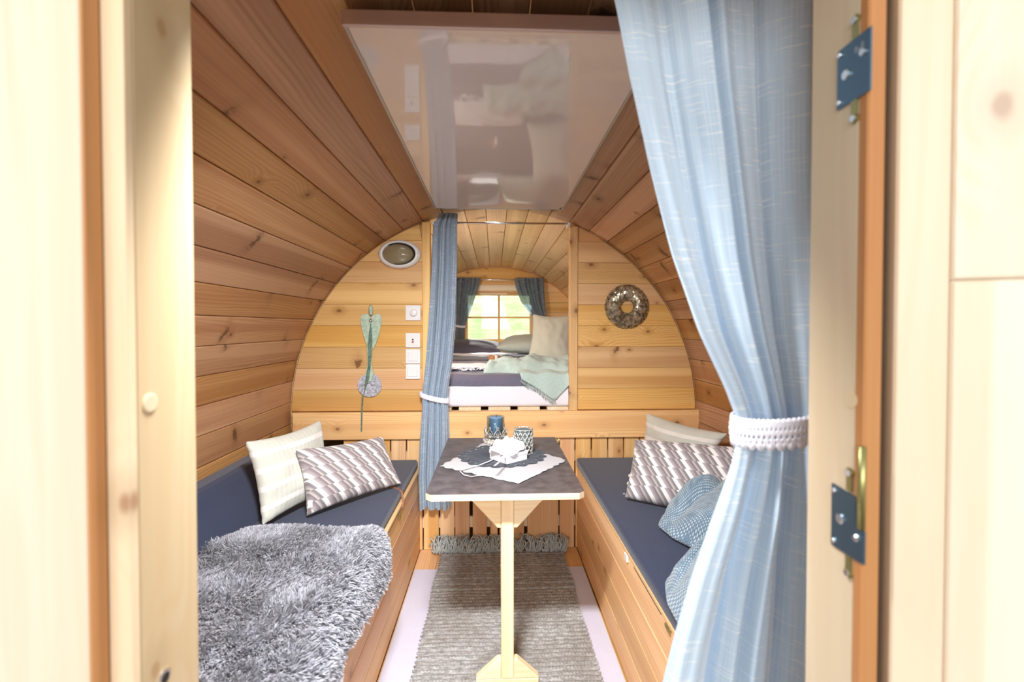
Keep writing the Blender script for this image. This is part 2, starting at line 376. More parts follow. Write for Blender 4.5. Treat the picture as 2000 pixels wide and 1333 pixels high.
# grass outside
n = NT('terrace_boards'); a = n.noise(n.ob(), 3, 4); n.set(Base_Color=n.mix(a, srgb(120, 114, 106), srgb(96, 92, 86)), Roughness=.8); M['terrace'] = n.m
n = NT('meadow_grass'); a = n.noise(n.ob(), 1.2, 6, .65); b = n.noise(n.ob(), 14, 3)
c = n.mix(n.mr(a, .35, .65), srgb(150, 184, 96), srgb(222, 228, 176)); c = n.mix(n.mr(b, .35, .7, 0, .5), c, srgb(112, 156, 72)); n.set(Base_Color=c, Roughness=.9); M['meadow'] = n.m

# ------------------------------------------------------------------ barrel dimensions
CX, CZ, R = .015, .745, 1.10
YF, D, YR = .585, 2.46, 4.86                 # inside of door wall, partition, rear wall
JL, JR = -.373, .415                         # door jamb faces
def halfw(z, r=R): return math.sqrt(max(0, r * r - (z - CZ) ** 2))
# ---- shell of staves
shells = {}
for nm, lb in (('ceiling', 'curved wooden ceiling of long knotty staves above the heating panel'),
               ('wall_left', 'curved stave wall behind the sheepskin bench'), ('wall_right', 'curved stave wall behind the bench with the blue knitted throw')):
    shells[nm] = empty(nm, (0, YF, 0), lb, None, None, 'structure')
STEP = 6.0; hw = math.tan(math.radians(STEP / 2)) * R
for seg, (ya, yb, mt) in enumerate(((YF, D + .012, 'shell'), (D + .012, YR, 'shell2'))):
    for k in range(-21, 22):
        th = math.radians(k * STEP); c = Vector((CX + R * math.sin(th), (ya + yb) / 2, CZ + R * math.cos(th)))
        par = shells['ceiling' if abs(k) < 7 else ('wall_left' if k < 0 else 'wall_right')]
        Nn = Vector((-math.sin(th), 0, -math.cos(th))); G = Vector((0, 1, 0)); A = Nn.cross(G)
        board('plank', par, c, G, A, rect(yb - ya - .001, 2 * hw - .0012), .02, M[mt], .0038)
# outer skin of the barrel, closed and opaque
V = []; Fs = []; ns = 72
for y in (.40, YR + .06):
    for r in (R + .025, R + .045):
        for k in range(ns): q = 2 * pi * k / ns; V.append((CX + r * math.sin(q), y, CZ + r * math.cos(q)))
for k in range(ns):
    j = (k + 1) % ns
    Fs += [[k, j, 2 * ns + j, 2 * ns + k], [ns + j, ns + k, 3 * ns + k, 3 * ns + j], [j, k, ns + k, ns + j], [2 * ns + k, 2 * ns + j, 3 * ns + j, 3 * ns + k]]
o = mesh('roof', V, Fs, M['shell'], None, (0, 0, 0), [(v[1], 0) for v in V], True); tag(o, 'outer timber skin of the barrel cabin', None, None, 'structure'); fix_normals(o)

# ---- horizontal boards of an end wall, clipped by the barrel
def clip_board(par, y, z0, z1, x0, x1, mt, th=.02, gap=.007):
    t0, t1 = (math.acos(max(-1, min(1, (z - CZ) / (R - gap)))) for z in (z1, z0)); zs = [CZ + (R - gap) * math.cos(t1 + (t0 - t1) * i / 7) for i in range(8)]
    def lo(z): return max(x0, CX - halfw(z, R - gap))
    def hi(z): return min(x1, CX + halfw(z, R - gap))
    pl = [(lo(z), z) for z in zs]; pr = [(hi(z), z) for z in zs]
    if x0 > -5: pl = [pl[0], pl[-1]] if all(abs(p[0] - x0) < 1e-6 for p in pl) else pl
    if x1 < 5: pr = [pr[0], pr[-1]] if all(abs(p[0] - x1) < 1e-6 for p in pr) else pr
    pl = [p for p, q in zip(pl, [lo(p[1]) < hi(p[1]) - .004 for p in pl]) if q]; pr = [p for p in pr if lo(p[1]) < hi(p[1]) - .004]
    if len(pl) < 2 or len(pr) < 1: return None
    zc = (z0 + z1) / 2; xc = (pl[0][0] + pr[0][0]) / 2
    poly = [(p[0] - xc, p[1] - zc) for p in pr] + [(p[0] - xc, p[1] - zc) for p in reversed(pl)]
    return board('plank', par, (xc, y, zc), (1, 0, 0), (0, 0, 1), poly, th, mt, .002)
zp = lambda py: at(965, py, D).z
OL, OR_ = at(841, 600, D).x, at(1112, 600, D).x          # opening to the bed
RAIL_T, RAIL_B = zp(803), zp(855)
wp = empty('wall_partition', (0, D, 0), 'pale pine cross wall of horizontal boards with the opening to the bed', None, None, 'structure')
pitch = 41.35
edges = [zp(802 - pitch * i) for i in range(11)]
for z0, z1 in zip(edges[:-1], edges[1:]):
    if z1 > CZ + R: continue
    clip_board(wp, D, z0 + .0004, z1 - .0004, -9, at(825, 600, D).x, M['wall'])
    clip_board(wp, D, z0 + .0004, z1 - .0004, at(1128, 600, D).x, 9, M['wall'])
# backing of the partition (closes the shadow gap)
def backing(x0, x1, y, z0, z1, parent, nm='backing_panel', R=R):
    t0, t1 = (math.acos(max(-1, min(1, (z - CZ) / R))) for z in (z1, z0)); zs = [CZ + R * math.cos(t1 + (t0 - t1) * i / 40) for i in range(41)]
    a = [(max(x0, CX - halfw(z, R)), z) for z in zs if max(x0, CX - halfw(z, R)) < min(x1, CX + halfw(z, R)) - .003]
    b = [(min(x1, CX + halfw(z, R)), z) for _, z in a]
    n_ = len(a); V = [(x, y, z) for x, z in a] + [(x, y, z) for x, z in b] + [(x, y + .012, z) for x, z in a] + [(x, y + .012, z) for x, z in b]
    Fs = []
    for i in range(n_ - 1): Fs += [[i, n_ + i, n_ + i + 1, i + 1], [2 * n_ + i, 2 * n_ + i + 1, 3 * n_ + i + 1, 3 * n_ + i], [i, i + 1, 2 * n_ + i + 1, 2 * n_ + i], [n_ + i + 1, n_ + i, 3 * n_ + i, 3 * n_ + i + 1]]
    Fs += [[0, 2 * n_, 3 * n_, n_], [n_ - 1, 2 * n_ - 1, 4 * n_ - 1, 3 * n_ - 1]]
    return fix_normals(mesh(nm, V, Fs, M['bench'], parent, None, [(v[0], v[2]) for v in V]))
backing(-9, OL - .004, D + .021, RAIL_B, CZ + R, wp); backing(OR_ + .004, 9, D + .021, RAIL_B, CZ + R, wp)
# posts of the opening and rail under the bed
zt = CZ + math.sqrt(R * R - (OL - CX) ** 2) - .004
for xa, xb in ((at(825, 600, D).x, OL), (OR_, at(1128, 600, D).x)):
    xm = max(abs(xa - CX), abs(xb - CX)); top = CZ + math.sqrt(R * R - xm * xm) - .003
    board('post', wp, ((xa + xb) / 2, D - .014, (RAIL_T + top) / 2), (0, 0, -1), (1, 0, 0), rect(top - RAIL_T - .001, xb - xa - .001), .05, M['wall'], .003)
xl, xr = at(570, 830, D - .03).x, at(1369, 830, D - .03).x
tr = tag(board('trim_1', None, ((xl + xr) / 2, D - .028, (RAIL_T + RAIL_B) / 2), (1, 0, 0), (0, 0, 1), rect(xr - xl, RAIL_T - RAIL_B), .028, M['wall'], .003), 'wide horizontal pine rail in front of the mattress', None, None, 'structure')
# lower wall of upright boards under the rail
lw = empty('wall_under_bed', (0, D, 0), 'low wall of upright pine boards below the bed, dark gaps between them', None, None, 'structure')
pxs = [(671, 700), (702, 731), (733, 762), (764, 793), (795, 825), (827, 857), (859, 887.5), (888.5, 917), (923, 951), (957, 972), (975, 1024), (1030, 1091), (1093, 1122), (1124, 1154), (1156, 1186), (1188, 1217), (1219, 1248), (1250, 1282)]
for a, b in pxs:
    xa, xb = at(a, 900, D).x, at(b, 900, D).x; w_ = xb - xa
    board('board', lw, ((xa + xb) / 2, D - .002, (RAIL_B + .03) / 2), (0, 0, -1), (1, 0, 0), rect(RAIL_B + .03, w_ - .0016), .018, M['bench'], .002)
for z in (.14, .5):
    board('batten', lw, (.02, D + .018, z), (1, 0, 0), (0, 0, 1), rect(1.5, .06), .02, M['pale'], .002)

# ---- rear wall with window
wr = empty('wall_rear', (0, YR, 0), 'rear end wall of pine boards around the small window over the bed', None, None, 'structure')
wx0, wx1 = at(907, 620, YR).x, at(1041, 620, YR).x; wz1, wz0 = at(965, 571, YR).z, at(965, 669, YR).z
rows = [0, .11, .22, .33, .44, .55, .66, .77, .88, .96, wz0] + [wz0 + (wz1 - wz0) * i / 5 for i in range(1, 6)] + [wz1 + .10, 1.845]
for z0, z1 in zip(rows[:-1], rows[1:]):
    if z0 >= wz0 - 1e-6 and z1 <= wz1 + 1e-6:
        clip_board(wr, YR, z0 + .0004, z1 - .0004, -9, wx0, M['wall']); clip_board(wr, YR, z0 + .0004, z1 - .0004, wx1, 9, M['wall'])
    else: clip_board(wr, YR, z0 + .0004, z1 - .0004, -9, 9, M['wall'])
for a in ((-9, wx0 - .002, 0, 1.871), (wx1 + .002, 9, 0, 1.871), (wx0, wx1, 0, wz0 - .002), (wx0, wx1, wz1 + .002, 1.871)):
    backing(a[0], a[1], YR + .021, a[2], a[3], wr, R=R + .026)
win = empty('window_1', (0, YR, wz0), 'small four-pane wooden window over the bed looking onto a sunny meadow', None, None, 'structure')
fw = .035
for nm, xa, xb, za, zb, g in (('frame_rail', wx0, wx1, wz1 - fw, wz1, 0), ('frame_rail', wx0, wx1, wz0, wz0 + fw, 0), ('frame_stile', wx0, wx0 + fw, wz0 + fw, wz1 - fw, 2), ('frame_stile', wx1 - fw, wx1, wz0 + fw, wz1 - fw, 2)):
    box(nm, win, (xa, YR - .012, za), (xb, YR + .045, zb), M['wall'], .003, 1, g)
xm, zm = at(974.5, 620, YR).x, at(965, 620.5, YR).z
box('mullion', win, (xm - .011, YR + .005, wz0 + fw), (xm + .011, YR + .04, wz1 - fw), M['wall'], .003, 1, 2)
for xa, xb in ((wx0 + fw, xm - .011), (xm + .011, wx1 - fw)):
    box('muntin', win, (xa, YR + .006, zm - .009), (xb, YR + .038, zm + .009), M['wall'], .003, 1, 0)
    for za, zb in ((wz0 + fw, zm - .009), (zm + .009, wz1 - fw)):
        box('pane', win, (xa, YR + .02, za), (xb, YR + .024, zb), M['pane'], 0)
box('sill', win, (wx0 - .03, YR - .05, wz0 - .022), (wx1 + .03, YR - .0005, wz0), M['wall'], .004, 2, 0)
box('top_board', win, (wx0 - .06, YR - .02, wz1 + .012), (wx1 + .1, YR - .0005, wz1 + .075), M['pale'], .003, 1, 0)
box('vent_strip', win, (at(938, 600, YR).x, YR - .017, wz1 - .028), (at(990, 600, YR).x, YR - .0125, wz1 - .008), M['pale'], .002, 1, 0)

# ---- floor
fl = empty('floor', (0, YF, 0), 'pine plank floor of the aisle, bare at the far end', None, None, 'structure')
x = -.40
while x < .44:
    w_ = min(.107, .452 - x); board('plank', fl, (x + w_ / 2, (YF + D) / 2, 0), (0, 1, 0), (-1, 0, 0), rect(D - YF, w_ - .001), .02, M['bench'], .002); x += w_
box('subfloor', fl, (-.82, .42, -.05), (.85, YR, -.0205), M['bench'], 0)
# ---- door wall with jambs
wf = empty('wall_front', (0, YF, 0), 'door wall of the barrel cabin', None, None, 'structure')
HD = 1.74
backing(-9, JL - .03, .5405, 0, CZ + R + .026, wf, 'panel', R + .026); backing(JR + .06, 9, .5405, 0, CZ + R + .026, wf, 'panel', R + .026); backing(JL - .03, JR + .06, .5405, HD + .03, CZ + R + .026, wf, 'panel', R + .026)
backing(-9, JL - .03, .57, 0, CZ + R + .026, wf, 'panel', R + .026); backing(JR + .035, 9, .57, 0, CZ + R + .026, wf, 'panel', R + .026); backing(JL - .03, JR + .035, .57, HD + .03, CZ + R + .026, wf, 'panel', R + .026)
fr_ = empty('trim_2', (JL, .45, 0), 'blurred pale spruce casing and rebated jamb on the side of the sheepskin bench', None, None, 'structure')
# hinge-less side: casing board, rebate, jamb
ZB, ZT = -.05, HD
cf = Vector((0, .44, 0))
board('casing', fr_, (-.3985 - .20, .4596, (ZB + ZT) / 2), (0, 0, -1), (1, 0, 0), rect(ZT - ZB, .40), .0183, M['frame'], .002)
board('rebate', fr_, (-.3955, .4686, (ZB + ZT) / 2), (0, 0, -1), (0, 1, 0), rect(ZT - ZB, .0196), .0025, M['ledge'], .0005)
board('ledge', fr_, (-.3842, .4785, (ZB + ZT) / 2), (0, 0, -1), (1, 0, 0), rect(ZT - ZB, .0228), .010, M['pale'], .0008)
board('jamb', fr_, (JL, (.4888 + YF) / 2, (ZB + ZT) / 2), (0, 0, -1), (0, 1, 0), rect(ZT - ZB, YF - .4888), .028, M['jamb'], .003)
p = at(290, 788, .507)
def disc_x(name, par, c, r, h, mat, sgn=1, seg=24):
    c = Vector(c); V = []; Fs = []
    for rr, hh in ((r, 0), (r, h * .7), (r * .82, h)):
        for k in range(seg): q = 2 * pi * k / seg; V.append(c + Vector((sgn * hh, rr * math.cos(q), rr * math.sin(q))))
    for i in range(2):
        for k in range(seg): m = (k + 1) % seg; Fs.append([i * seg + k, i * seg + m, (i + 1) * seg + m, (i + 1) * seg + k])
    Fs += [list(range(seg)), [2 * seg + k for k in range(seg)]]
    return fix_normals(mesh(name, V, Fs, mat, par, c, [(0, 0)] * len(V)))
disc_x('screw_plug', fr_, (JL, .507, p.z), .0105, .002, M['jamb'])
pz = at(310, 1325, .522).z
disc_x('latch_keep', fr_, (JL, .522, pz), .0095, .002, M['chrome']); disc_x('latch_hole', fr_, (JL + .002, .522, pz), .006, .0006, M['dark'])
# hinge side
fh = empty('trim_3', (JR, .45, 0), 'blurred pale spruce door jamb carrying two hinges beside the light blue curtain', None, None, 'structure')
board('jamb', fh, (JR, (.5062 + YF) / 2, (ZB + ZT) / 2), (0, 0, 1), (0, 1, 0), rect(ZT - ZB, YF - .5062), .028, M['jamb'], .0015)
board('ledge', fh, (.4255, .4935, (ZB + ZT) / 2), (0, 0, -1), (1, 0, 0), rect(ZT - ZB, .021), .012, M['ledge'], .002)
disc_x('screw_plug', fh, (JR, .513, at(1670, 782, .51).z), .010, .001, M['jamb'], -1)
head = tag(board('trim_4', None, ((JL + JR) / 2, .438, HD + .06), (1, 0, 0), (0, 0, 1), rect(JR - JL + .5, .12), .03, M['frame'], .004), 'head casing over the doorway', None, None, 'structure')
head2 = tag(board('trim_5', None, ((JL + JR) / 2, .528, HD), (1, 0, 0), (0, 1, 0), rect(JR - JL + .056, .114), .03, M['jamb'], .004), 'underside of the door head', None, None, 'structure')
head2.rotation_euler = (pi, 0, 0)
thr = tag(board('trim_6', None, ((JL + JR) / 2, .52, -.0), (1, 0, 0), (0, 1, 0), rect(JR - JL, .13), .03, M['jamb'], .004), 'wooden door threshold', None, None, 'structure')
# open door leaf, swung outwards
dr = empty('door_1', (.436, .492, 0), 'open pale spruce door leaf folded back beside the hinged jamb', None, None, 'structure')
hd = Vector((.4425, .486, 0)); G = Vector((0, 0, 1)); U = Vector((.93, -.367, 0)).normalized()
def leaf(nm, u0, u1, z0, z1, mt, g=0, off=0):
    c = hd + U * ((u0 + u1) / 2) + Vector((0, 0, (z0 + z1) / 2)) + Vector((U.y, -U.x, 0)) * off
    if g == 0: return board(nm, dr, c, (0, 0, -1), U, rect(z1 - z0, u1 - u0), .04, mt, .0025)
    return board(nm, dr, c, U, (0, 0, 1), rect(u1 - u0, z1 - z0), .04, mt, .0025)
leaf('stile', .0, .048, .0, 1.70, M['frame']); leaf('panel_board', .049, .36, .0, at(1900, 545, .45).z, M['frame']); leaf('panel_board', .049, .36, at(1900, 545, .45).z + .001, 1.70, M['frame']); leaf('panel_board', .361, .68, .0, 1.70, M['frame'])
# hinges on the jamb
def hinge(nm, pz1, pz0, label, lower):
    zl1, zl0 = at(1635, pz1, .535).z, at(1635, pz0, .535).z
    zc = (zl0 + zl1) / 2; h = zl1 - zl0
    root = empty(nm, (JR, .51, zl0), label); root.parent = fh; root.location = Vector((JR, .51, zl0)) - Vector(fh.location)
    x1 = JR - .0005; x0 = JR - .003
    ya, yb = (.488, .537)
    if not lower:
        box('leaf_plate', root, (x0, ya, zl0), (x1, yb, zl1), M['zinc'], .0006, 1)
    else:
        V = []; poly = [(yb, zl1), (yb, zl0), (ya, zl0), (ya, zl0 + h * .5), (ya + .012, zl0 + h * .5), (ya + .012, zl1 - .004)]
        for xx in (x0, x1): V += [(xx, y, z) for y, z in poly]
        n6 = 6; fix_normals(mesh('leaf_plate', V, [list(range(6)), list(range(11, 5, -1))] + [[i, (i + 1) % 6, 6 + (i + 1) % 6, 6 + i] for i in range(6)], M['zinc'], root))
        tube('knuckle', root, [(JR - .003, ya + .004, zl0 + h * .52), (JR - .003, ya + .004, zl0 + h * 1.75)], .0042, M['brass'], 12)
    for sgn, z in ((1, zl1), (-1, zl0)):
        pts = []; V = []
        r = .0058; yc = .511; L = .017
        prof = [(yc - r * .7, z), (yc - r * .7, z + sgn * L)] + [(yc - r * math.cos(a), z + sgn * (L + .004 + r * math.sin(a))) for a in [pi * i / 8 for i in range(9)]] + [(yc + r * .7, z + sgn * L), (yc + r * .7, z)]
        for xx in (x0 + .0005, x1): V += [(xx, y, zz) for y, zz in prof]
        m_ = len(prof); fix_normals(mesh('mounting_tab', V, [list(range(m_)), list(range(2 * m_ - 1, m_ - 1, -1))] + [[i, (i + 1) % m_, m_ + (i + 1) % m_, m_ + i] for i in range(m_)], M['brass'], root))
        disc_x('screw', root, (x0, yc, z + sgn * (L + .004)), .0042, .002, M['chrome'], -1, 12)
    for y, z, r in ((.522, zc, .0058), (.498, zc + (.012 if not lower else -.012), .004), (.532, zl1 - .007, .003), (.532, zl0 + .007, .003)):
        disc_x('screw', root, (x0, y, z), r, .0025, M['chrome'], -1, 14)
    if not lower:
        for i, (yy, hh) in enumerate(((.508, .007), (.5035, .003), (.499, .007))):
            box('stamped_mark', root, (x0 - .0004, yy - .0013, zl1 - .018), (x0, yy + .0013, zl1 - .018 + hh), M['alu2'], 0)
hinge('hinge', 100, 215, 'upper blued metal hinge on the door jamb beside the curtain top', False)
hinge('hinge', 945, 1065, 'lower blued metal hinge on the jamb with a yellow knuckle', True)

# ---- outside
V = []; Fs = []; nx, ny = 40, 30
for j in range(ny):
    for i in range(nx):
        x = -30 + 60 * i / (nx - 1); y = 6 + 34 * (j / (ny - 1)) ** 1.4
        V.append((x, y, -.6 + .30 * (y - 6) + .5 * nz(x * .2, y * .2)))
for j in range(ny - 1):
    for i in range(nx - 1): a = j * nx + i; Fs.append([a, a + 1, a + nx + 1, a + nx])
tag(mesh('hill', V, Fs, M['meadow'], None, (0, 0, 0), None, True), 'sunny green meadow slope outside the small window', None, None, 'structure')
V = [(-30, -30, -.6), (30, -30, -.6), (30, 6.2, -.6), (-30, 6.2, -.6)]
tag(mesh('ground', V, [[0, 1, 2, 3]], M['terrace'], None, (0, 0, 0)), 'pale terrace around the cabin', None, None, 'structure')
# ================================================================== furniture
# ---- benches
def bench(side, name, label):
    s = -1 if side == 'l' else 1
    xf = -.40 if s < 0 else .452                # front face
    xb = CX + s * 1.03
    root = empty(name, (xf, D, 0), label, 'bench')
    zs = [0.004, .115, .226, .337, .431]
    for z0, z1 in zip(zs[:-1], zs[1:]):
        G = (0, -s, 0)
        board('plank', root, (xf, (YF + D) / 2 + .0, (z0 + z1) / 2), G, (0, 0, 1), rect(D - YF - .008, z1 - z0 - .0015), .02, M['bench'], .0025)
    a, b = sorted((xf - s * .004 + s * .0, xb))
    box('lid', root, (a, YF + .03, .437), (b, D - .006, .449), M['ply'], .001, 1, 1)
    return root, xf, s
bl, xfl, _ = bench('l', 'storage_bench', 'pine storage bench carrying the grey sheepskin')
br, xfr, _ = bench('r', 'storage_bench', 'pine storage bench carrying the blue knitted throw')
# brass catches and strap of the left bench, catches of the right one
def strip(name, par, pts, w, t, mat, up=(0, 0, 1)):
    pts = [Vector(p) for p in pts]; V = []; Fs = []
    for i, p in enumerate(pts):
        a = pts[max(0, i - 1)]; b = pts[min(len(pts) - 1, i + 1)]; tt = (b - a).normalized(); x = tt.cross(Vector(up)).normalized(); y = x.cross(tt)
        for q in ((-w / 2, -t / 2), (w / 2, -t / 2), (w / 2, t / 2), (-w / 2, t / 2)): V.append(p + x * q[0] + y * q[1])
    for i in range(len(pts) - 1):
        for k in range(4): m = (k + 1) % 4; Fs.append([i * 4 + k, i * 4 + m, i * 4 + 4 + m, i * 4 + 4 + k])
    Fs += [[3, 2, 1, 0], [len(V) - 4 + k for k in range(4)]]
    L = [0]
    for i in range(1, len(pts)): L.append(L[-1] + (pts[i] - pts[i - 1]).length)
    uv = [(L[i // 4], (0, w, w, 0)[i % 4]) for i in range(len(V))]
    return fix_normals(mesh(name, V, Fs, mat, par, None, uv))
M['leather'] = plain('brown_leather', srgb(150, 96, 66), .6)
strip('lid_strap', bl, [(-.47, 2.03, .4975), (-.425, 2.0, .5), (-.401, 1.985, .49), (-.396, 1.975, .455), (-.396, 1.965, .43)], .008, .002, M['leather'], (0, 1, 0))
box('catch', bl, (-.3985, 1.90, .405), (-.391, 1.915, .432), M['brass'], .001, 1)
box('lid_gap_shade', bl, (-.3999, 1.55, .4305), (-.398, 1.95, .437), M['dark'], 0)  # solid dark strip, colours in the shade of the slot under the lid
box('lid_gap_shade', br, (.4500, 1.20, .4305), (.4519, 1.44, .437), M['dark'], 0)
box('catch', br, (.4445, 1.50, .415), (.4515, 1.53, .437), M['white_plastic'], .001, 1)
box('catch', br, (.4445, 1.13, .425), (.4515, 1.16, .437), M['brass'], .001, 1)
# seat cushions, back cushion
def cushion(name, lo, hi, label, bev=.014):
    o = box(name, None, lo, hi, M['navy'], bev, 4, 1, True); tag(o, label, 'cushion')
    return o
cushion('seat_cushion', (CX - 1.055, YF + .05, .4495), (-.408, D - .012, .497), 'long navy seat cushion lying under the grey sheepskin')
cushion('seat_cushion', (.446, YF + .05, .4495), (CX + 1.055, D - .012, .497), 'long navy seat cushion lying under the blue knitted throw')
prof = [(-.865, .4985), (-.875, .52), (-.95, .645), (-.965, .662), (-.985, .668), (-1.06, .655), (-1.072, .64), (-1.068, .60), (-1.045, .512), (-1.03, .4985)]
V = []; Fs = []; yy = [YF + .1, YF + .11, D - .03, D - .018]
for i, y in enumerate(yy):
    k = .985 if i in (0, 3) else 1
    for x, z in prof: V.append((-.96 + (x + .96) * k, y, .58 + (z - .58) * k))
m_ = len(prof)
for i in range(3):
    for k in range(m_): Fs.append([i * m_ + k, i * m_ + (k + 1) % m_, (i + 1) * m_ + (k + 1) % m_, (i + 1) * m_ + k])
Fs += [list(range(m_)), [3 * m_ + k for k in range(m_)]]
tag(fix_normals(mesh('back_cushion', V, Fs, M['navy'], None)), 'long navy back cushion leaning on the curved wall above the sheepskin', 'cushion')

# ---- pillows
def pillow(name, BL, BR, TR, TL, thick, mat, label, ear=.07, n=26, seed=0, uvs=(1, 1), puff=.42, group=None, wr=.006):
    BL, BR, TR, TL = map(Vector, (BL, BR, TR, TL))
    N = ((BR - BL).cross(TL - BL)).normalized()
    w = ((BR - BL).length + (TR - TL).length) / 2; h = ((TL - BL).length + (TR - BR).length) / 2
    V = []; UV = []; Fs = []
    def P(s, t, sd):
        s2 = s * (1 - ear * (1 - t * t) ** 1.2); t2 = t * (1 - ear * (1 - s * s) ** 1.2)
        a, b = (s2 + 1) / 2, (t2 + 1) / 2
        p = BL * (1 - a) * (1 - b) + BR * a * (1 - b) + TR * a * b + TL * (1 - a) * b
        q = max(0, (1 - s ** 2) * (1 - t ** 2))
        hh = thick / 2 * q ** puff
        wrk = wr * (nz(s * 2.3 + seed, t * 2.3, sd) + .6 * nz(s * 5 + seed, t * 5 + sd, 3)) * min(1, q * 4 + .15)
        edge = math.exp(-((1 - max(abs(s), abs(t))) / .08) ** 2) * wr * .8 * math.sin(24 * (s + t) + seed)
        return p + N * (sd * (hh + .0015) + wrk + edge * .4)
    tt = [-math.cos(pi * i / n) for i in range(n + 1)]
    for sd in (1, -1):
        for t in tt:
            for s in tt:
                V.append(P(s, t, sd)); UV.append(((s + 1) / 2 * w * uvs[0] + seed * .137, (t + 1) / 2 * h * uvs[1] * 1.0))
    m = n + 1
    for sd in (0, 1):
        for i in range(n):
            for j in range(n):
                q = [sd * m * m + i * m + j, sd * m * m + i * m + j + 1, sd * m * m + (i + 1) * m + j + 1, sd * m * m + (i + 1) * m + j]; Fs.append(q if sd == 0 else q[::-1])
    bd = [j for j in range(m)] + [i * m + n for i in range(1, m)] + [n * m + j for j in range(n - 1, -1, -1)] + [i * m for i in range(n - 1, 0, -1)]
    for k in range(len(bd)): a, b = bd[k], bd[(k + 1) % len(bd)]; Fs.append([b, a, m * m + a, m * m + b])
    # uv in metres scaled for prints
    o = mesh(name, V, Fs, mat, None, None, UV, True)
    sub = o.modifiers.new('smooth', 'SUBSURF'); sub.levels = 1; sub.render_levels = 1
    return tag(o, label, 'pillow', group), P, N
# cream pillow against the back cushion
o, P, N = pillow('cream_pillow', on(514, 1026, .512), on(648, 962, .512), at(625, 822, 2.02), at(480, 864, 1.66), .11, M['cream'], 'cream and white banded pillow leaning on the navy back cushion', .10, wr=.009, seed=1, uvs=(1, 2.9))
o, P, N = pillow('block_print_pillow', on(600, 1008, .512), on(783, 945, .512), at(746, 853, 2.12), at(577, 879, 1.76), .13, M['blocks'], 'pillow printed with slanted grey blocks propped on the cream pillow', .075, wr=.008, seed=2, uvs=(4.5, 4.5))
tg = at(606, 985, 1.66); box('care_tag', o, (tg.x - .008, tg.y - .001, tg.z - .011), (tg.x + .008, tg.y + .001, tg.z + .013), M['white_cloth'], 0)
pillow('cream_pillow', (.78, 2.40, .512), (.94, 1.98, .53), at(1421, 848, 1.98), at(1264, 808, 2.38), .13, M['cream'], 'cream and white banded pillow leaning on the curved wall behind the block pillow', .12, wr=.010, seed=4, uvs=(1, 2.9))
o, P, N = pillow('block_print_pillow', on(1221, 972, .515), (.87, 1.56, .52), (.96, 1.68, .745), at(1240, 860, 1.99), .15, M['blocks'], 'pillow printed with slanted grey blocks half hidden behind the blue throw', .04, seed=5, uvs=(4.5, 4.5))
for px, py in ((1219, 968), (1228, 945), (1231, 930)):
    c = at(px, py, 1.905); lathe('button_knot', o, c, [(0, -.009), (.006, -.006), (.009, 0), (.006, .006), (0, .009)], M['cream'], 10)

# ---- sheepskin on the left cushion
def skin(a, b):
    """a: 0 at back .. 1 at the hanging edge, b: 0 far .. 1 near; returns point and normal"""
    y = 1.585 - b * .86
    inset = .045 * math.sin(b * 9 + 1) + .03 * math.sin(b * 21)
    L0 = -.90 + inset - .10 * max(0, min(1, (b - .12) / .35)); L1 = .085 + .035 * math.sin(b * 7 + .5) + .06 * max(0, b - .35)
    if b < .06: k = (b / .06) ** .5; L0 += (1 - k) * .05; L1 -= (1 - k) * .06
    total = (-.42 - L0) + .032 + L1
    s = a * total; flat = -.42 - L0; rc = .02
    yb = y + .02 * math.sin(a * 7) * (1 if b < .1 else .3) - .02 * (1 - a) * (b < .1)
    if s < flat: return Vector((L0 + s, yb, .502)), Vector((0, 0, 1))
    s -= flat; arc = rc * pi / 2
    if s < arc: q = s / rc; return Vector((-.42 + rc * math.sin(q), yb, .502 - rc + rc * math.cos(q))), Vector((math.sin(q), 0, math.cos(q)))
    s -= arc; return Vector((-.42 + rc + .006, yb, .502 - rc - s)), Vector((1, 0, .05)).normalized()
sk = empty('sheepskin', (-.65, 1.2, .5), 'long-haired grey sheepskin draped over the navy bench cushion', 'sheepskin')
na, nb = 30, 40
o = grid_mesh('hide', sk, [[skin(a / na, b / nb)[0] for a in range(na + 1)] for b in range(nb + 1)], M['hide']); solid(o, .004)
NS = 92000; rng = np.random.default_rng(3)
tab = np.array([[np.r_[skin(a / 120, b / 160)[0], skin(a / 120, b / 160)[1]] for a in range(121)] for b in range(161)])
ab = rng.random((NS, 2)); ab[:, 0] = ab[:, 0] * .998
ia = (ab[:, 0] * 120); ib = (ab[:, 1] * 160); i0 = np.minimum(ia.astype(int), 119); j0 = np.minimum(ib.astype(int), 159); fa = (ia - i0)[:, None]; fb_ = (ib - j0)[:, None]
S = tab[j0, i0] * (1 - fa) * (1 - fb_) + tab[j0, i0 + 1] * fa * (1 - fb_) + tab[j0 + 1, i0] * (1 - fa) * fb_ + tab[j0 + 1, i0 + 1] * fa * fb_
root_, nrm = S[:, :3], S[:, 3:]
# clumps
NC = 9000; ci = rng.integers(0, NS, NC); cc = root_[ci]
from mathutils.kdtree import KDTree
kd = KDTree(NC)
for i, p in enumerate(cc): kd.insert(p, i)
kd.balance()
near = np.array([kd.find(p)[1] for p in root_])
cn = np.array([[nz(p[0] * 7, p[1] * 7, 1), nz(p[0] * 7, p[1] * 7, 9), nz(p[0] * 16, p[1] * 16, 5)] for p in cc])
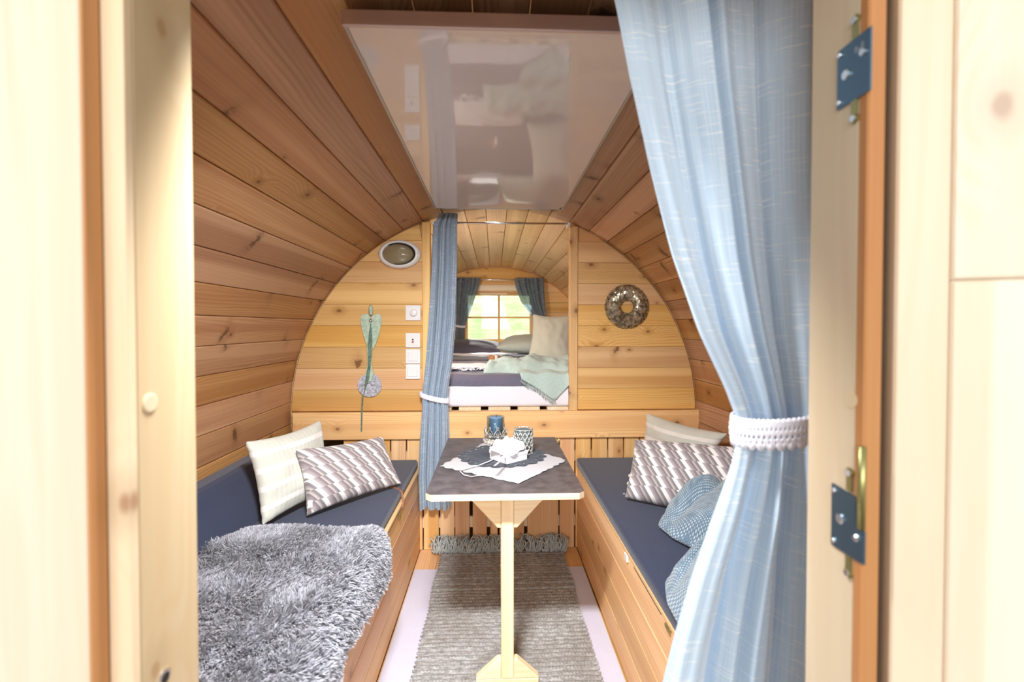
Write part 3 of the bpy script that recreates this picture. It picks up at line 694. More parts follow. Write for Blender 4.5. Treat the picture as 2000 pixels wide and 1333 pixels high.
# lie of the wool: towards the viewer and the hanging edge, swirling
cdir = np.stack([.55 + 1.1 * cn[:, 0], -.55 + 1.2 * cn[:, 1], .25 + .5 * cn[:, 2]], 1) + rng.normal(0, .22, (NC, 3))
edge_f = np.clip((ab[:, 1] - .0) / .06, 0, 1)
length = (.044 + .012 * rng.random(NS)) * (.55 + .45 * edge_f)
dirv = cdir[near]; dirv = dirv + (1 - edge_f)[:, None] * np.array([0, 1.1, .2])
dirv[:, 0] += np.where(ab[:, 0] < .06, -.9, 0)
d = nrm * .62 + dirv * .62 + rng.normal(0, .13, (NS, 3)); d /= np.linalg.norm(d, axis=1)[:, None]
tip0 = root_ + d * length[:, None]
ctip = cc + (nrm[ci] * .55 + cdir * .6) / np.linalg.norm(nrm[ci] * .55 + cdir * .6, axis=1)[:, None] * .055
tip = tip0 * .70 + ctip[near] * .30 + np.array([0, 0, -.004])
mid = root_ + nrm * length[:, None] * .42 + (tip - root_) * .32
q1 = root_ * .25 + mid * .5 + tip * .25; 
side = np.cross(tip - root_, rng.normal(0, 1, (NS, 3))); side /= np.linalg.norm(side, axis=1)[:, None] + 1e-9
wd = (.0009 + .0007 * rng.random(NS))[:, None]
pts = [root_ - side * wd, root_ + side * wd, q1 - side * wd, q1 + side * wd, q1 * .35 + tip * .65 - side * wd * .7, q1 * .35 + tip * .65 + side * wd * .7, tip]
pts[4] = pts[4] + nrm * .002; pts[5] = pts[5] + nrm * .002
VV = np.stack(pts, 1).reshape(-1, 3)
me = bpy.data.meshes.new('wool'); nv = len(VV); me.vertices.add(nv); me.vertices.foreach_set('co', (VV - np.array([-.65, 1.2, .5])).astype(np.float32).ravel())
base = (np.arange(NS) * 7)[:, None]
quads = np.concatenate([base + np.array([0, 1, 3, 2]), base + np.array([2, 3, 5, 4])], 1); tri = base + np.array([4, 5, 6])
loops = np.concatenate([quads, tri], 1).ravel(); me.loops.add(len(loops)); me.loops.foreach_set('vertex_index', loops.astype(np.int32))
ls = (np.arange(NS) * 11)[:, None] + np.array([0, 4, 8]); me.polygons.add(NS * 3); me.polygons.foreach_set('loop_start', ls.ravel().astype(np.int32))
uvv = np.tile(np.array([[0, 0], [1, 0], [0, .4], [1, .4], [0, .75], [1, .75], [.5, 1]], dtype=np.float32), (NS, 1))
L = me.uv_layers.new(name='UVMap'); L.data.foreach_set('uv', uvv[loops].ravel())
me.materials.append(M['fur']); me.update(calc_edges=True); me.validate()
me.polygons.foreach_set('use_smooth', [True] * len(me.polygons))
o = link('wool', me, sk, (-.65, 1.2, .5)); o['kind'] = 'stuff'

# ---- knitted throw on the right cushion
def throw_pt(u, v):
    """u 0 at aisle side..1 at wall; v 0 far..1 near"""
    y = 1.66 - .76 * v
    xs = np.interp(v, [0, .06, .14, .24, .34, .40, .46, .52, .60, .72, .86, 1], [.70, .62, .585, .60, .645, .665, .63, .545, .475, .447, .440, .438])
    x = xs + (1.0 - xs) * u
    e = min(1, u / .22); ed = min(1, v / .10) * min(1, (1 - v) / .08 + .4)
    env = math.sqrt(max(0, 1 - (1 - e) ** 2)) * math.sqrt(max(0, 1 - (1 - min(1, ed)) ** 2))
    fold = abs(math.sin(7.5 * (v + .35 * u) + 1.1 + 1.2 * nz(u * 2, v * 2, 4))) ** .6
    H = .05 + .075 * fold + .035 * nz(u * 3.2, v * 4.5, 2) + .05 * math.exp(-((u - .5) / .25) ** 2)
    H *= 1 - .45 * math.exp(-((v - .43) / .055) ** 2) * max(0, 1 - u * 1.6)
    z = .4985 + .02 + max(.01, H) * env
    return Vector((x, y + .02 * nz(u * 5, v * 5, 7), z)), (u * .55, v * .72)
nu, nv_ = 60, 80
G_ = [[throw_pt(i / nu, j / nv_) for i in range(nu + 1)] for j in range(nv_ + 1)]
# rounded lip so that the blanket shows a thick folded edge
P_ = [[g[0] for g in r] for r in G_]; U_ = [[g[1] for g in r] for r in G_]
for j, r in enumerate(P_):
    e = r[0].copy(); h = .022
    under = [Vector((e.x + .05, e.y, .4978)), Vector((e.x + .006, e.y, .4985)), Vector((e.x - .012, e.y, .506)), Vector((e.x - .014, e.y, .518)), Vector((e.x - .006, e.y, .53))]
    P_[j] = under + [Vector((p.x, p.y, max(p.z, .530))) if k > 0 else Vector((p.x + .002, p.y, .536)) for k, p in enumerate(r)]
    U_[j] = [(-.05, U_[j][0][1]), (-.03, U_[j][0][1]), (-.02, U_[j][0][1]), (-.01, U_[j][0][1]), (-.005, U_[j][0][1])] + U_[j]
o = grid_mesh('knitted_throw', None, P_, M['knit'], U_, True, flip=True); tag(o, 'bunched blue knitted throw with white flecks beside the light blue curtain', 'throw')
sm = o.modifiers.new('smooth', 'SUBSURF'); sm.levels = 1; sm.render_levels = 1

# ---- floor mat and rug
o = box('floor_mat', None, (-.393, .64, .0015), (.445, on(830, 1115, 0).y, .0055), M['mat'], .001, 1); tag(o, 'pale lilac cloth mat lying under the grey rug', 'mat')
ra, rb_ = -.282, .365; y0, y1 = .95, 2.405
nyr, nxr = 520, 300
ys = np.linspace(y0, y1, nyr); xs = np.linspace(ra, rb_, nxr)
X, Y = np.meshgrid(xs, ys)
row = (Y - y0) / .0225; rf = row - np.floor(row); ri = np.floor(row)
rngr = np.random.default_rng(5); ampr = rngr.uniform(.6, 1.15, int(ri.max()) + 2); phr = rngr.uniform(0, 6, int(ri.max()) + 2)
wob = np.array([[nz(x * 9, y * 9, 4) for x in xs[::6]] for y in ys[::6]])
wob = np.kron(wob, np.ones((6, 6)))[:nyr, :nxr] if wob.shape[0] * 6 >= nyr else np.zeros_like(X)
rf2 = (row + wob * .22) - np.floor(row + wob * .22); ri2 = np.clip(np.floor(row + wob * .22).astype(int), 0, len(ampr) - 1)
Zr = .0065 + .0095 * ampr[ri2] * np.abs(np.sin(pi * rf2)) ** .75 * (.55 + .45 * np.abs(np.sin(pi * X / .0125 + ri2 * pi / 2 + 1.4 * (rf2 - .5) + phr[ri2] * .15)))
Xo = X + .010 * np.array([nz(0, y * 5, 3) for y in ys])[:, None] * np.linspace(-1, 1, nxr)[None, :] + .004 * np.sin(row * 2 * pi)[:, :] * (np.abs(np.linspace(-1, 1, nxr)) > .985)[None, :]
V = np.stack([Xo, Y, Zr], 2).reshape(-1, 3); V = V.astype(np.float64)
rug = empty('woven_rug', (.04, 1.7, .005), 'chunky grey hand-woven rug on the aisle floor under the table', 'rug')
me = bpy.data.meshes.new('weave'); me.vertices.add(len(V)); me.vertices.foreach_set('co', (V - np.array([.04, 1.7, .005])).ravel().astype(np.float32))
jj, ii = np.meshgrid(np.arange(nyr - 1), np.arange(nxr - 1), indexing='ij'); a = (jj * nxr + ii).ravel()
q = np.stack([a, a + 1, a + nxr + 1, a + nxr], 1).ravel(); me.loops.add(len(q)); me.loops.foreach_set('vertex_index', q.astype(np.int32))
me.polygons.add(len(a)); me.polygons.foreach_set('loop_start', (np.arange(len(a)) * 4).astype(np.int32)); me.update(calc_edges=True); me.materials.append(M['rug'])
me.polygons.foreach_set('use_smooth', [True] * len(me.polygons)); link('weave', me, rug, (.04, 1.7, .005))
V = []; Fs = []
for i in range(270):
    x = ra - .035 + (rb_ - ra + .06) * random.random(); L = random.uniform(.06, .10); a = random.uniform(-.9, .9); hgt = random.uniform(.02, .08)
    p0 = Vector((x, 2.395 + random.uniform(-.008, .006), .012)); pts = []
    for k in range(6):
        t = k / 5; pts.append(p0 + Vector((math.sin(a) * L * t + .008 * math.sin(t * 7 + i), min(.048, L * .75 * t * math.cos(a * .6)), hgt * math.sin(t * pi * .75) + .006 * math.sin(t * 9 + i))))
    v, f = tube_vf(pts, .0042, 5, False, .0025, len(V)); V += v; Fs += f
o = mesh('fringe', V, Fs, M['fringe'], rug, None, None, True); o['kind'] = 'stuff'

# ---- table
TZ = .685; TX0, TX1 = at(830, 970, 1.42).x, at(1143, 968, 1.42).x; TY0, TY1 = 1.42, 2.14
tb = empty('dining_table', (.044, 1.5, 0), 'narrow table with dark grey top and a pale pine post standing on the rug', 'table')
bv = .018
prof = [(TX0 + bv, TY0), (TX1 - bv, TY0), (TX1, TY0 + bv), (TX1, TY1), (TX0, TY1), (TX0, TY0 + bv)]
o = board('table_top', tb, (0, 0, TZ), (1, 0, 0), (0, 1, 0), prof, .0015, M['laminate'], .0004)
o = board('plywood_edge', tb, (0, 0, TZ - .0016), (1, 0, 0), (0, 1, 0), [(x * 1.0, y) for x, y in prof], .0205, M['pale'], .001)
PX = .044; PW = .042; PY = 1.50
zb = TZ - .0225
board('post', tb, (PX, PY, (zb + .03) / 2), (0, 0, -1), (1, 0, 0), rect(zb - .03, PW), .045, M['pale'], .004)
board('rear_post', tb, (PX, 1.96, (zb + .03) / 2), (0, 0, -1), (1, 0, 0), rect(zb - .03, PW * .8), .04, M['pale'], .004)
for s in (-1, 1):
    xe = PX + s * PW / 2
    pl = [(xe + s * .0005, zb), (xe + s * .128, zb), (xe + s * .012, zb - .125), (xe + s * .0005, zb - .125)]
    board('top_bracket', tb, (0, PY + .006, 0), (1, 0, 0), (0, 0, 1), pl, .028, M['pale'], .002)
    pl = [(xe + s * .0005, .031), (xe + s * .084, .031), (xe + s * .08, .036), (xe + s * .012, .096), (xe + s * .0005, .096)]
    board('foot_bracket', tb, (0, PY + .001, 0), (1, 0, 0), (0, 0, 1), pl, .025, M['pale'], .002)
box('foot_board', tb, (PX - .105, PY - .0, .014), (PX + .105, PY + .03, .0305), M['pale'], .003, 2, 0)
box('foot_beam', tb, (PX - PW * .4, PY + .0305, .014), (PX + PW * .4, 1.99, .0305), M['pale'], .003, 2, 1)
# linen cloth lying on the table
cor = [on(859, 913, TZ), on(1013, 947, TZ), on(1107, 901, TZ), on(962, 858, TZ)]
cor[3].y = min(cor[3].y, TY1 - .005)
nn = 44; Pg = []; Ug = []
for i in range(nn + 1):
    r = []; ru = []
    for j in range(nn + 1):
        u, v = i / nn, j / nn
        p = cor[0] * (1 - u) * (1 - v) + cor[1] * u * (1 - v) + cor[2] * u * v + cor[3] * (1 - u) * v
        ed = max(0, 1 - min(u, 1 - u, v, 1 - v) / .03)
        p = p + Vector((ed * .004 * math.sin(50 * (u + v)), ed * .004 * math.sin(47 * (u - v)), 0))
        p.z = TZ + .0016 + .0012 * (1 + nz(u * 7, v * 7, 5)) + ed * .0008; r.append(p); ru.append((u * .4, v * .4))
    Pg.append(r); Ug.append(ru)
o = grid_mesh('table_linen', None, Pg, M['table_cloth'], Ug, True); solid(o, .0014); tag(o, 'off-white linen cloth laid as a diamond on the dark table', 'tablecloth')
# dark crochet doily with scalloped rim
c = on(981, 892, TZ); V = []; Fs = []; rings = [0, .03, .035, .06, .065, .095, .1, .13, .137, .155, 1]; sg = 144
for ri_, r in enumerate(rings):
    for k in range(sg):
        q = 2 * pi * k / sg
        rr = r if r < 1 else .158 + .016 * abs(math.sin(q * 10))
        V.append((c.x + rr * 1.03 * math.cos(q), c.y + rr * .95 * math.sin(q), TZ + .0054 + .0012 * (ri_ % 2) + .0008 * math.sin(q * 36)))
for i in range(len(rings) - 1):
    for k in range(sg):
        m = (k + 1) % sg
        if i == 8 and k % 6 < 2: continue
        Fs.append([i * sg + k, i * sg + m, (i + 1) * sg + m, (i + 1) * sg + k])
o = mesh('crochet_doily', V, Fs, M['doily'], None); solid(o, .002); tag(o, 'round dark grey crochet doily with a scalloped rim on the linen cloth', 'doily')
# blue candle on lacy stand
M['wax'] = plain('blue_wax', srgb(122, 162, 196), .5); M['wax'].node_tree.nodes['Principled BSDF'].inputs['Subsurface Weight'].default_value = .1
n = NT('whitewashed_metal'); a = n.noise(n.ob(), 90, 4, .7); n.set(Base_Color=n.mix(n.mr(a, .4, .62), srgb(226, 222, 212), srgb(134, 120, 108)), Roughness=.7); M['shabby'] = n.m
n = NT('aged_silver'); a = n.noise(n.ob(), 120, 3, .6); n.set(Base_Color=n.mix(n.mr(a, .35, .65), srgb(226, 226, 220), srgb(168, 164, 154)), Roughness=.5, Metallic=.3); M['silver'] = n.m
cs = on(968, 864, TZ); cs.y -= .01; zb_ = TZ + .0038
st = empty('candle_holder', (cs.x, cs.y, zb_), 'whitewashed lacy metal candle holder at the far end of the table', 'candle holder')
lathe('base_plate', st, (cs.x, cs.y, zb_), [(0, 0), (.052, 0), (.058, .004), (.058, .014), (.052, .017), (0, .017)], M['shabby'], 40)
def ring_pts(c, r, z, nn=40): return [(c.x + r * math.cos(2 * pi * k / nn), c.y + r * math.sin(2 * pi * k / nn), z) for k in range(nn)]
V = []; Fs = []
def addtube(pts, r, closed=False, seg=6):
    global V, Fs
    v, f = tube_vf(pts, r, seg, closed, None, len(V)); V += v; Fs += f
for zz, rr in ((.019, .05), (.034, .049)): addtube(ring_pts(cs, rr, zb_ + zz), .0018, True)
NP = 9
for k in range(NP):
    q0 = 2 * pi * k / NP; dq = pi / NP
    for w_, h0, h1, rr in ((.95, .034, .064, .0018), (.5, .034, .05, .0014)):
        pts = []
        for t in range(9):
            s = t / 8; q = q0 + dq * w_ * (2 * s - 1); pts.append((cs.x + (.049 + .004 * math.sin(s * pi)) * math.cos(q), cs.y + (.049 + .004 * math.sin(s * pi)) * math.sin(q), zb_ + h0 + (h1 - h0) * math.sin(s * pi) ** .8))
        addtube(pts, rr)
    for zz, rr in ((.0265, .0058), (.071, .0048), (.044, .005)):
        cc_ = Vector((cs.x + .051 * math.cos(q0), cs.y + .051 * math.sin(q0), zb_ + zz)); tx = Vector((-math.sin(q0), math.cos(q0), 0))
        addtube([cc_ + tx * rr * math.cos(2 * pi * i / 10) + Vector((0, 0, rr * math.sin(2 * pi * i / 10))) for i in range(10)], .0013, True, 5)
        q1_ = q0 + dq; cc_ = Vector((cs.x + .05 * math.cos(q1_), cs.y + .05 * math.sin(q1_), zb_ + .0265)); tx = Vector((-math.sin(q1_), math.cos(q1_), 0))
        addtube([cc_ + tx * .0058 * math.cos(2 * pi * i / 10) + Vector((0, 0, .0058 * math.sin(2 * pi * i / 10))) for i in range(10)], .0013, True, 5)
fix_normals(mesh('lace_crown', V, Fs, M['shabby'], st, None, None, True))
lathe('glass_cylinder', st, (cs.x, cs.y, zb_ + .0175), [(.040, 0), (.040, .098), (.0388, .098), (.0388, .0)], M['clear'], 36)
cd = empty('pillar_candle', (cs.x + .002, cs.y, zb_ + .0175), 'blue pillar candle inside the glass of the lacy holder', 'candle')
lathe('wax', cd, (cs.x + .002, cs.y, zb_ + .0178), [(0, 0), (.0295, 0), (.0295, .093), (.027, .096), (.012, .094), (0, .092)], M['wax'], 36)
tube('wick', cd, [(cs.x + .002, cs.y, zb_ + .108), (cs.x + .003, cs.y, zb_ + .118), (cs.x + .006, cs.y, zb_ + .122)], .0011, M['wick'], 6)
# lattice tealight holder
lc = on(1022, 888, TZ); lz = TZ + .0078; LH, LR = .098, .039
lt = empty('tealight_lantern', (lc.x, lc.y, lz), 'round metal lattice lantern on the doily beside the white gift', 'lantern')
lathe('glass_insert', lt, (lc.x, lc.y, lz + .001), [(0, 0), (.035, 0), (.035, LH - .006), (.0338, LH - .006), (.0338, .003), (0, .003)], plain('smoky_glass', srgb(92, 102, 104), .15), 32)
V = []; Fs = []
for zz in (.002, LH): addtube(ring_pts(lc, LR, lz + zz), .0018, True)
NCc, NRr = 13, 6; ch_ = LH / NRr
for r_ in range(NRr):
    for k in range(NCc):
        q0 = 2 * pi * (k + (.5 if r_ % 2 else 0)) / NCc; zc = lz + ch_ * (r_ + .5); pts = []
        for i in range(12):
            a = 2 * pi * i / 12; ca, sa = math.cos(a), math.sin(a)
            rad = .62 + .38 * abs(math.cos(2 * a)) ** 1.0
            q = q0 + ca * rad * pi / NCc * 1.02; z = zc + sa * rad * ch_ * .98
            pts.append((lc.x + LR * math.cos(q), lc.y + LR * math.sin(q), min(lz + LH, max(lz + .001, z))))
        addtube(pts, .0017, True, 5)
fix_normals(mesh('lattice', V, Fs, M['silver'], lt, None, None, True))
# white gift box with a fabric rose and ribbons
gc = on(993, 897, TZ + .008); gz = TZ + .0078; gr = math.radians(38)
M['paper'] = plain('white_paper', srgb(234, 232, 236), .6); M['satin'] = plain('white_satin', srgb(232, 230, 236), .45)
gf = empty('gift_box', (gc.x, gc.y, gz), 'small white gift box topped with a crumpled white rose and ribbon', 'gift')
box('box_body', gf, (gc.x - .052, gc.y - .052, gz), (gc.x + .052, gc.y + .052, gz + .034), M['paper'], .002, 2, None, False, gr)
box('box_lid', gf, (gc.x - .054, gc.y - .054, gz + .022), (gc.x + .054, gc.y + .054, gz + .037), M['paper'], .002, 2, None, False, gr)
Pr = []
for i in range(29):
    r = []
    for k in range(97):
        q = 2 * pi * k / 96; rr = .070 * i / 28; t = i / 28
        h = .040 * math.sqrt(max(0, 1 - (t * .985) ** 2)) + .012 * math.sin(3 * q + 9 * t) * math.sin(min(1, t * 3) * pi / 2) * (1 - t * .5) + .012 * nz(rr * 60 * math.cos(q), rr * 60 * math.sin(q), 2) - .016 * math.exp(-(t / .2) ** 2)
        out = 1 + .07 * math.sin(5 * q + 2) * t + .05 * math.sin(9 * q) * t
        r.append((gc.x - .006 + rr * out * math.cos(q), gc.y + rr * out * math.sin(q), gz + .033 + max(0, h)))
    Pr.append(r)
grid_mesh('tissue_rose', gf, Pr, M['satin'], None, True)
def path(pix, z, wz=.003): return [on(px, py, z) + Vector((0, 0, wz * math.sin(i * 2.1))) for i, (px, py) in enumerate(pix)]
strip('ribbon', gf, path([(972, 893), (955, 903), (935, 908), (915, 914), (898, 919)], TZ + .011), .006, .0008, M['satin'])
strip('ribbon', gf, path([(899, 921), (905, 928), (920, 931), (935, 929), (950, 929), (968, 931)], TZ + .0075, .001), .004, .0008, M['satin'])
strip('ribbon', gf, path([(975, 872), (985, 880), (984, 893), (975, 903), (966, 912)], TZ + .050, .004), .007, .0008, M['satin'])

# ================================================================== ceiling panel
hp = empty('heating_panel', (.025, 1.5, 1.76), 'large glossy white heating panel with metal frame under the ceiling', 'heating panel')
hx0, hx1, hy0, hy1, hz = -.277, .327, .85, 2.145, 1.76
box('glass_face', hp, (hx0 + .008, hy0 + .008, hz + .0005), (hx1 - .008, hy1 - .008, hz + .012), M['glass_white'], .001, 1)
def fbar(lo, hi, m=M['alu2']): box('frame_bar', hp, lo, hi, m, .002, 2)
fbar((hx0, hy0, hz - .001), (hx1, hy0 + .008, hz + .029), M['alu']); fbar((hx0, hy1 - .008, hz - .001), (hx1, hy1, hz + .029))
fbar((hx0, hy0 + .008, hz - .001), (hx0 + .008, hy1 - .008, hz + .029)); fbar((hx1 - .008, hy0 + .008, hz - .001), (hx1, hy1 - .008, hz + .029))
box('back_plate', hp, (hx0 + .01, hy0 + .01, hz + .0125), (hx1 - .01, hy1 - .01, hz + .027), M['alu2'], 0)
p = at(1097, 406, 2.125); box('maker_mark', hp, (p.x - .010, 2.112, hz - .0004), (p.x + .010, 2.130, hz + .0004), M['doily'], 0); box('maker_mark_inset', hp, (p.x - .002, 2.114, hz - .0007), (p.x + .006, 2.122, hz - .0003), M['white_plastic'], 0)
for xx, yy in ((-.2, 1.0), (.25, 1.0), (-.2, 2.0), (.25, 2.0)):
    zt_ = CZ + math.sqrt(R * R - (abs(xx - CX)) ** 2)
    box('mount', hp, (xx - .015, yy - .015, hz + .027), (xx + .015, yy + .015, zt_ - .002), M['alu2'], 0)

# ================================================================== curtains
def smooth_rows(rows, nv):
    rows = sorted(rows, reverse=True); z = np.array([r[0] for r in rows]); zz = np.linspace(z[0], z[-1], nv); out = [zz]
    for k in range(1, len(rows[0])):
        y = np.array([r[k] for r in rows]); f = np.interp(-zz, -z, y)
        w = max(3, nv // 22) | 1; ker = np.hanning(w + 2)[1:-1]; ker /= ker.sum(); f = np.convolve(np.pad(f, w // 2, mode='edge'), ker, 'valid'); out.append(f)
    return list(zip(*out))
def curtain(name, parent, rows, folds, mat, nu=140, nv=110, seed=0, uvw=1.2, hi=1., crease=()):
    """rows: (z, x_left, x_right, y, fold depth)"""
    R_ = smooth_rows(rows, nv); P = []; U = []
    for z, xl, xr, y, am in R_:
        r = []; ru = []
        for i in range(nu + 1):
            u = i / nu; ph = 2 * pi * folds * (u + .035 * math.sin(u * 9 + seed)) + seed + .5 * math.sin(z * 2.2 + seed)
            s1 = math.sin(ph); f = am * (s1 + hi * .32 * math.sin(2.3 * ph + 1 + z * 1.5) + hi * .22 * math.sin(5.1 * ph + seed)) + am * .5 * nz(u * 6 + seed, z * 3, 2)
            dx = .35 * am * math.cos(ph)
            f += sum(dp * math.exp(-((u - uc) / .022) ** 2) for uc, dp in crease)
            ez = .004 * math.sin(ph * 1.0) * (1 if z <= R_[-1][0] + 1e-6 else 0)
            env = min(1, u / .03, (1 - u) / .03)
            r.append(Vector((xl + (xr - xl) * u + dx * env, y + f, z + ez))); ru.append((u * uvw, z))
        P.append(r); U.append(ru)
    return grid_mesh(name, parent, P, mat, U, True)
def lace_band(name, parent, xl, xr, y, ry, zl, zr, h, mat, holes=True, nu=150):
    """closed band around a gathered curtain, height h, with scalloped rim and rows of holes"""
    nv = 10; P = []; cx = (xl + xr) / 2; rx = (xr - xl) / 2
    for j in range(nv + 1):
        r = []
        for i in range(nu + 1):
            q = 2 * pi * i / nu; x = cx - rx * math.cos(q); yy = y - ry * math.sin(q)
            zc = zl + (zr - zl) * (x - xl) / (xr - xl) + .006 * math.sin(q) * (1 if math.sin(q) > 0 else 0) * -1
            zz = zc + (j / nv - .5) * h
            if j == 0: zz -= .18 * h * abs(math.sin(q * 16))
            if j == nv: zz += .06 * h * abs(math.sin(q * 32))
            bul = 1 + .03 * math.sin(j / nv * pi) + .012 * (j % 2)
            r.append(Vector((cx + (x - cx) * bul, y + (yy - y) * bul, zz)))
        P.append(r)
    sk_ = (lambda j, i: (j in (6,) and i % 4 == 0) or (j == 3 and i % 5 in (0, 1)) or (j == 1 and i % 6 == 2)) if holes else None
    o = grid_mesh(name, parent, P, mat, None, True, None, sk_); solid(o, .0022); return o
# big light blue curtain inside the doorway
YC = .70
def X(px, Y=YC): return at(px, 640, Y).x
def Z(py, Y=YC): return at(965, py, Y).z
dc = empty('door_curtain', (.40, YC, 0), 'long light blue linen curtain tied back in the doorway', 'curtain')
rows = [(Z(-90), X(1165), X(1640), YC, .012), (Z(0), X(1194), X(1630), YC, .013), (Z(150), X(1222), X(1625), YC, .014), (Z(330), X(1262), X(1620), YC, .015), (Z(500), X(1305), X(1618), YC, .016), (Z(650), X(1357), X(1618), YC, .018),
        (Z(760), X(1412), X(1614), YC, .014), (Z(830), X(1440), X(1612), YC, .011), (Z(900), X(1432), X(1618), YC, .014), (Z(1000), X(1398), X(1628), YC, .02), (Z(1130), X(1356), X(1632), YC, .02), (Z(1260), X(1320), X(1640), YC, .021), (Z(1500), X(1262), X(1655), YC, .022)]
curtain('fabric', dc, rows, 2.55, M['curtain'], 220, 170, 3.9, .75, .38, ((.43, .030), (.68, .018)))
lace_band('lace_tieback', dc, X(1433) + .0, X(1625), YC, .035, Z(842), Z(822), .040, M['lace'], True, 300)
tube('curtain_rod', dc, [(X(1130), YC, Z(-92)), (X(1690), YC, Z(-92))], .008, M['chrome'], 12)
# grey blue curtain at the bed opening
YP = D - .075
def X(px, Y=YP): return at(px, 640, Y).x
def Z(py, Y=YP): return at(965, py, Y).z
oc = empty('bed_curtain', (-.3, YP, .3), 'grey-blue linen curtain tied back at the bed opening behind the table', 'curtain')
rows = [(Z(418), X(860), X(894), YP, .016), (Z(440), X(846), X(893), YP, .016), (Z(520), X(843), X(893), YP, .016), (Z(620), X(837), X(890), YP, .016), (Z(700), X(831), X(884), YP, .015), (Z(772), X(823), X(873), YP, .011), (Z(800), X(823), X(875), YP, .012), (Z(860), X(819), X(877), YP, .017), (Z(930), X(816), X(877), YP, .019), (Z(992), X(817), X(880), YP, .019)]
curtain('fabric', oc, rows, 4.2, M['curtain2'], 120, 120, .7, .55)
lace_band('lace_tieback', oc, X(820), X(876), YP, .022, Z(769), Z(782), .024, M['lace'], False, 80)
rod = empty('curtain_rod', (0, D - .06, 1.76), 'thin steel curtain rod across the top of the bed opening', 'curtain rod')
zr_ = at(965, 436, D - .06).z
tube('rod', rod, [(at(843, 436, D - .06).x, D - .06, zr_), (at(1113, 436, D - .06).x, D - .06, zr_)], .005, M['chrome'], 10)
for px in (846, 1111): box('bracket', rod, (at(px, 436, D - .06).x - .006, D - .066, zr_ - .012), (at(px, 436, D - .06).x + .006, D - .001, zr_ + .006), M['white_plastic'], .001, 1)
# window curtains over the bed
YW = YR - .09
def X(px, Y=YW): return at(px, 600, Y).x
def Z(py, Y=YW): return at(965, py, Y).z
wc = empty('window_curtain', (-.35, YW, 1.0), 'grey sheer window curtain tied back, on the side of the bed curtain', 'curtain', 'curtains of the small window')
curtain('fabric', wc, [(Z(543), X(884), X(938), YW, .02), (Z(560), X(884), X(935), YW, .02), (Z(600), X(886), X(922), YW, .016), (Z(636), X(890), X(908), YW, .008), (Z(650), X(889), X(905), YW, .01), (Z(676), X(889), X(905), YW, .012)], 6, M['curtain3'], 70, 60, .3, .5)
lace_band('tieback', wc, X(890), X(908), YW, .02, Z(636), Z(638), .02, M['lace'], False, 40)
wc = empty('window_curtain', (.45, YW, 1.0), 'grey sheer window curtain above the tall sage pillow', 'curtain', 'curtains of the small window')
curtain('fabric', wc, [(Z(543), X(1005), X(1061), YW, .02), (Z(560), X(1007), X(1062), YW, .02), (Z(590), X(1018), X(1064), YW, .018), (Z(612), X(1035), X(1066), YW, .014), (Z(630), X(1050), X(1067), YW, .01), (Z(650), X(1048), X(1066), YW, .012), (Z(676), X(1048), X(1066), YW, .012)], 6, M['curtain3'], 70, 60, 1.3, .5)
lace_band('tieback', wc, X(1049), X(1067), YW, .02, Z(629), Z(627), .02, M['lace'], False, 40)
o = tube('window_curtain_rod', None, [(X(880), YW, Z(547)), (X(1068), YW, Z(547))], .006, M['chrome'], 8); tag(o, 'thin curtain rod above the small window', 'curtain rod')

# ================================================================== things on the partition
def wx(px): return at(px, 600, D).x
def wz(py): return at(965, py, D).z
# oval bulkhead lamp
lp = empty('bulkhead_lamp', (wx(782), D, wz(527)), 'oval white bulkhead lamp with smoky ribbed glass high on the partition', 'lamp')
hs_ = lathe('housing', lp, (wx(782), D - .0005, wz(499)), [(.112, 0), (.112, .012), (.108, .026), (.098, .036), (.090, .038), (.086, .034), (.086, .0)], M['white_plastic'], 56, .68, 'Y')
gl = lathe('glass', lp, (wx(779), D - .02, wz(499.5)), [(.0855, 0), (.080, .012), (.066, .022), (.045, .029), (.02, .033), (0, .034)], M['lampglass'], 48, .66, 'Y')
lathe('seal', lp, (wx(779), D - .021, wz(499.5)), [(.088, 0), (.0885, .014), (.084, .015), (.083, .0)], plain('black_rubber', (.03, .025, .02), .6), 48, .665, 'Y')
for px in (743.5, 817): lathe('screw', hs_, (wx(px), D - .034, wz(498)), [(.0035, 0), (.0035, .003), (0, .003)], M['alu2'], 10, 1, 'Y')
# dimmer, socket, switches
def plate(name, px0, px1, py0, py1, label, cat):
    root = empty(name, (wx((px0 + px1) / 2), D, wz(py1)), label, cat)
    box('plate', root, (wx(px0), D - .011, wz(py1)), (wx(px1), D - .0005, wz(py0)), M['white_plastic'], .003, 2)
    return root, (wx(px0) + wx(px1)) / 2, (wz(py0) + wz(py1)) / 2
r_, x_, z_ = plate('dimmer_switch', 792.5, 822, 597, 626.5, 'white dimmer plate with a round knob, topmost beside the bed curtain', 'dimmer')
lathe('knob', r_, (x_ + .004, D - .011, z_), [(.019, 0), (.0185, .012), (.016, .014), (0, .014)], M['white_plastic'], 24, 1, 'Y')
r_, x_, z_ = plate('control_outlet', 792.5, 821, 650.5, 679, 'white wall plate with a red dot and dark centre hole', 'wall plate')
box('cover', r_, (x_ - .027, D - .0135, z_ - .027), (x_ + .027, D - .0112, z_ + .027), M['white_plastic'], .002, 1)
lathe('hole', r_, (x_, D - .0135, z_ + .004), [(.0045, 0), (.0045, .001), (0, .001)], M['wick'], 14, 1, 'Y')
lathe('red_dot', r_, (x_, D - .0135, z_ - .009), [(.006, 0), (.006, .0008), (.0035, .0008)], plain('red_print', srgb(200, 96, 84), .5), 16, 1, 'Y')
r_, x_, z_ = plate('light_switch', 792.5, 821, 682, 710, 'white rocker switch between the red-dot plate and the lowest switch', 'light switch')
box('rocker', r_, (x_ - .026, D - .0155, z_ - .025), (x_ + .026, D - .0112, z_ + .025), M['white_plastic'], .002, 1)
